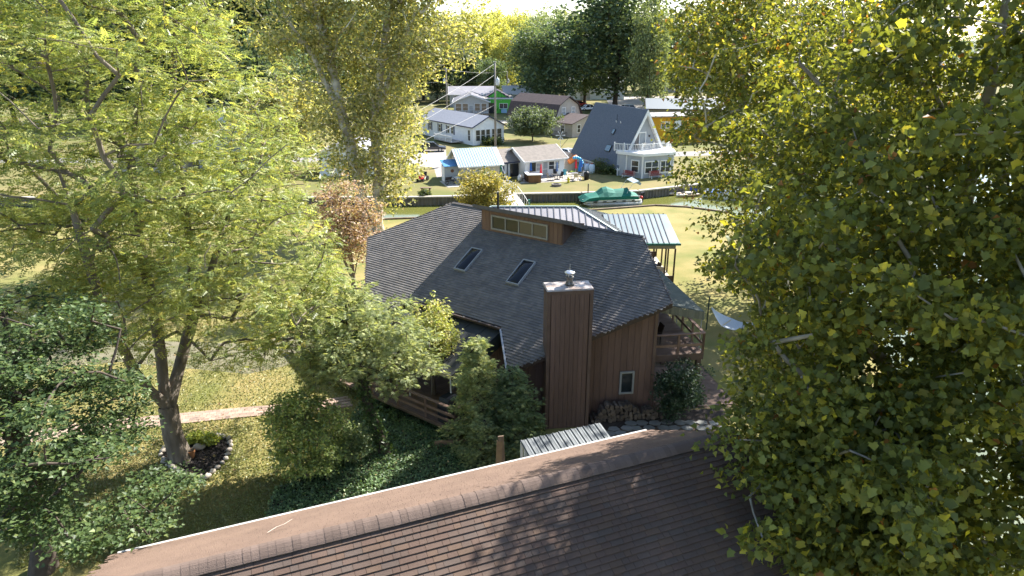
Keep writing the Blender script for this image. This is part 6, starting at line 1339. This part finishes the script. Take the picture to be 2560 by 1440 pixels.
fb_ = sheet('flower_bed', bed, .012, mat('black_mulch', (.028, .022, .02), .95, (.055, .042, .034), 14, bump=.8, bscale=45))
chips = np.stack([RNG.uniform(min(p[0] for p in bed), max(p[0] for p in bed), 9000), RNG.uniform(min(p[1] for p in bed), max(p[1] for p in bed), 9000), RNG.uniform(.015, .05, 9000)], 1); chips = chips[in_poly(chips[:, :2], bed)]
V, F, C, _ = leaf_arrays(chips, .06, 'oval', [((0.0445, 0.0379, 0.0352), 3), ((0.0224, 0.0202, 0.0195), 3), ((0.0998, 0.0821, 0.0711), .8)], .7); o = link('mulch_chips', np_mesh('mulch_chips', V, F, mat('mulch_chip', (.05, .04, .03), .9, attr=True), C), fb_); o['kind'] = 'stuff'
M_stone = mat('pale_field_stone', (.42, .37, .31), .85, (.3, .26, .22), 5, bump=.3, rnd=.25); sm = [MB().blob((0.00226, 0.00236, 0.064), (.13, .1, .09), 8, 5, .18).mesh('border_stone', M_stone, True) for _ in range(5)]
for i in range(len(bed)):
    a, b = np.array(bed[i]), np.array(bed[(i + 1) % len(bed)]); k = max(1, int(np.linalg.norm(b - a) / .25))
    for j in range(k):
        p = a + (b - a) * (j + random.uniform(-.15, .15)) / k; o = link('border_stone', sm[random.randrange(5)], None, (p[0], p[1], .01), (random.uniform(-.2, .2), 0, random.uniform(0, 6.28))); s_ = random.uniform(.8, 1.35); o.scale = (s_, s_, s_)
        tag(o, 'pale round field stone edging the mulched flower bed', 'stone', 'stones edging the flower bed')
o = link('bed_stone', sm[0], None, (*G(497, 1122)[:2], .02)); o.scale = (2.2, 2.0, 1.3); tag(o, 'large flat pale stone lying inside the flower bed', 'stone')
for i, (px, py, r, lab) in enumerate(((485, 1108, .3, 'golden green hosta clump nearest the tree trunk'), (525, 1110, .34, 'golden green hosta clump at the right of the flower bed'))):
    small('hosta', lab, G(px, py), .5, r, [((0.413, 0.438, 0.0819), 4), ((0.543, 0.549, 0.108), 3), ((0.234, 0.309, 0.071), 2)], 20, 40, .12, 90 + i, kind='oval', cat='plant', z0=.02, crad=.13)
t = thing('clay_pot', 'terracotta pot tipped against the trunk in the flower bed', 'pot', G(480, 1145)); MB().lathe((0, 0, 0), [(.1, 0), (.15, .3), (.18, .31), (.18, .36), (.15, .36)], 12).build('pot', mat('terracotta', (.35, .16, .07), .8), t); MB().lathe((0.0136, 0.0142, 0.385), [(.14, 0), (.13, .02)], 12).build('soil', M_earth, t)
# lawn grass near the bed, and fallen leaves
n = 60000; Px = RNG.uniform(40, 900, n); Py = RNG.uniform(900, 1420, n); Pt = np.array([G(a, b) for a, b in zip(Px, Py)]); Pt = Pt[~in_poly(Pt[:, :2], bed) & ~in_poly(Pt[:, :2], gp_)]
w2 = [tuple(v.co[:2]) for v in walk.data.vertices]; Pt = Pt[~in_poly(Pt[:, :2], w2)]; Pt[:, 2] = .03
V, F, C, _ = leaf_arrays(Pt, .075, 'oval', [((0.221, 0.222, 0.0942), 4), ((0.156, 0.183, 0.0645), 4), ((0.287, 0.272, 0.137), 2)], .1, None, -1.2); tag(link('grass', np_mesh('grass', V, F, L_ivy, C)), 'short dry grass of the near lawn', 'grass', kind='stuff')
n = 400; Pt = np.array([G(a, b) for a, b in zip(RNG.uniform(100, 1300, n), RNG.uniform(760, 1400, n))]); Pt[:, 2] = .05
V, F, C, _ = leaf_arrays(Pt, .13, 'star', [((0.348, 0.25, 0.113), 3), ((0.437, 0.371, 0.134), 2), ((0.239, 0.152, 0.0795), 2)], .75); tag(link('fallen_leaves', np_mesh('fallen_leaves', V, F, L_ivy, C)), 'dry fallen leaves scattered over the near lawn', 'leaves', kind='stuff')
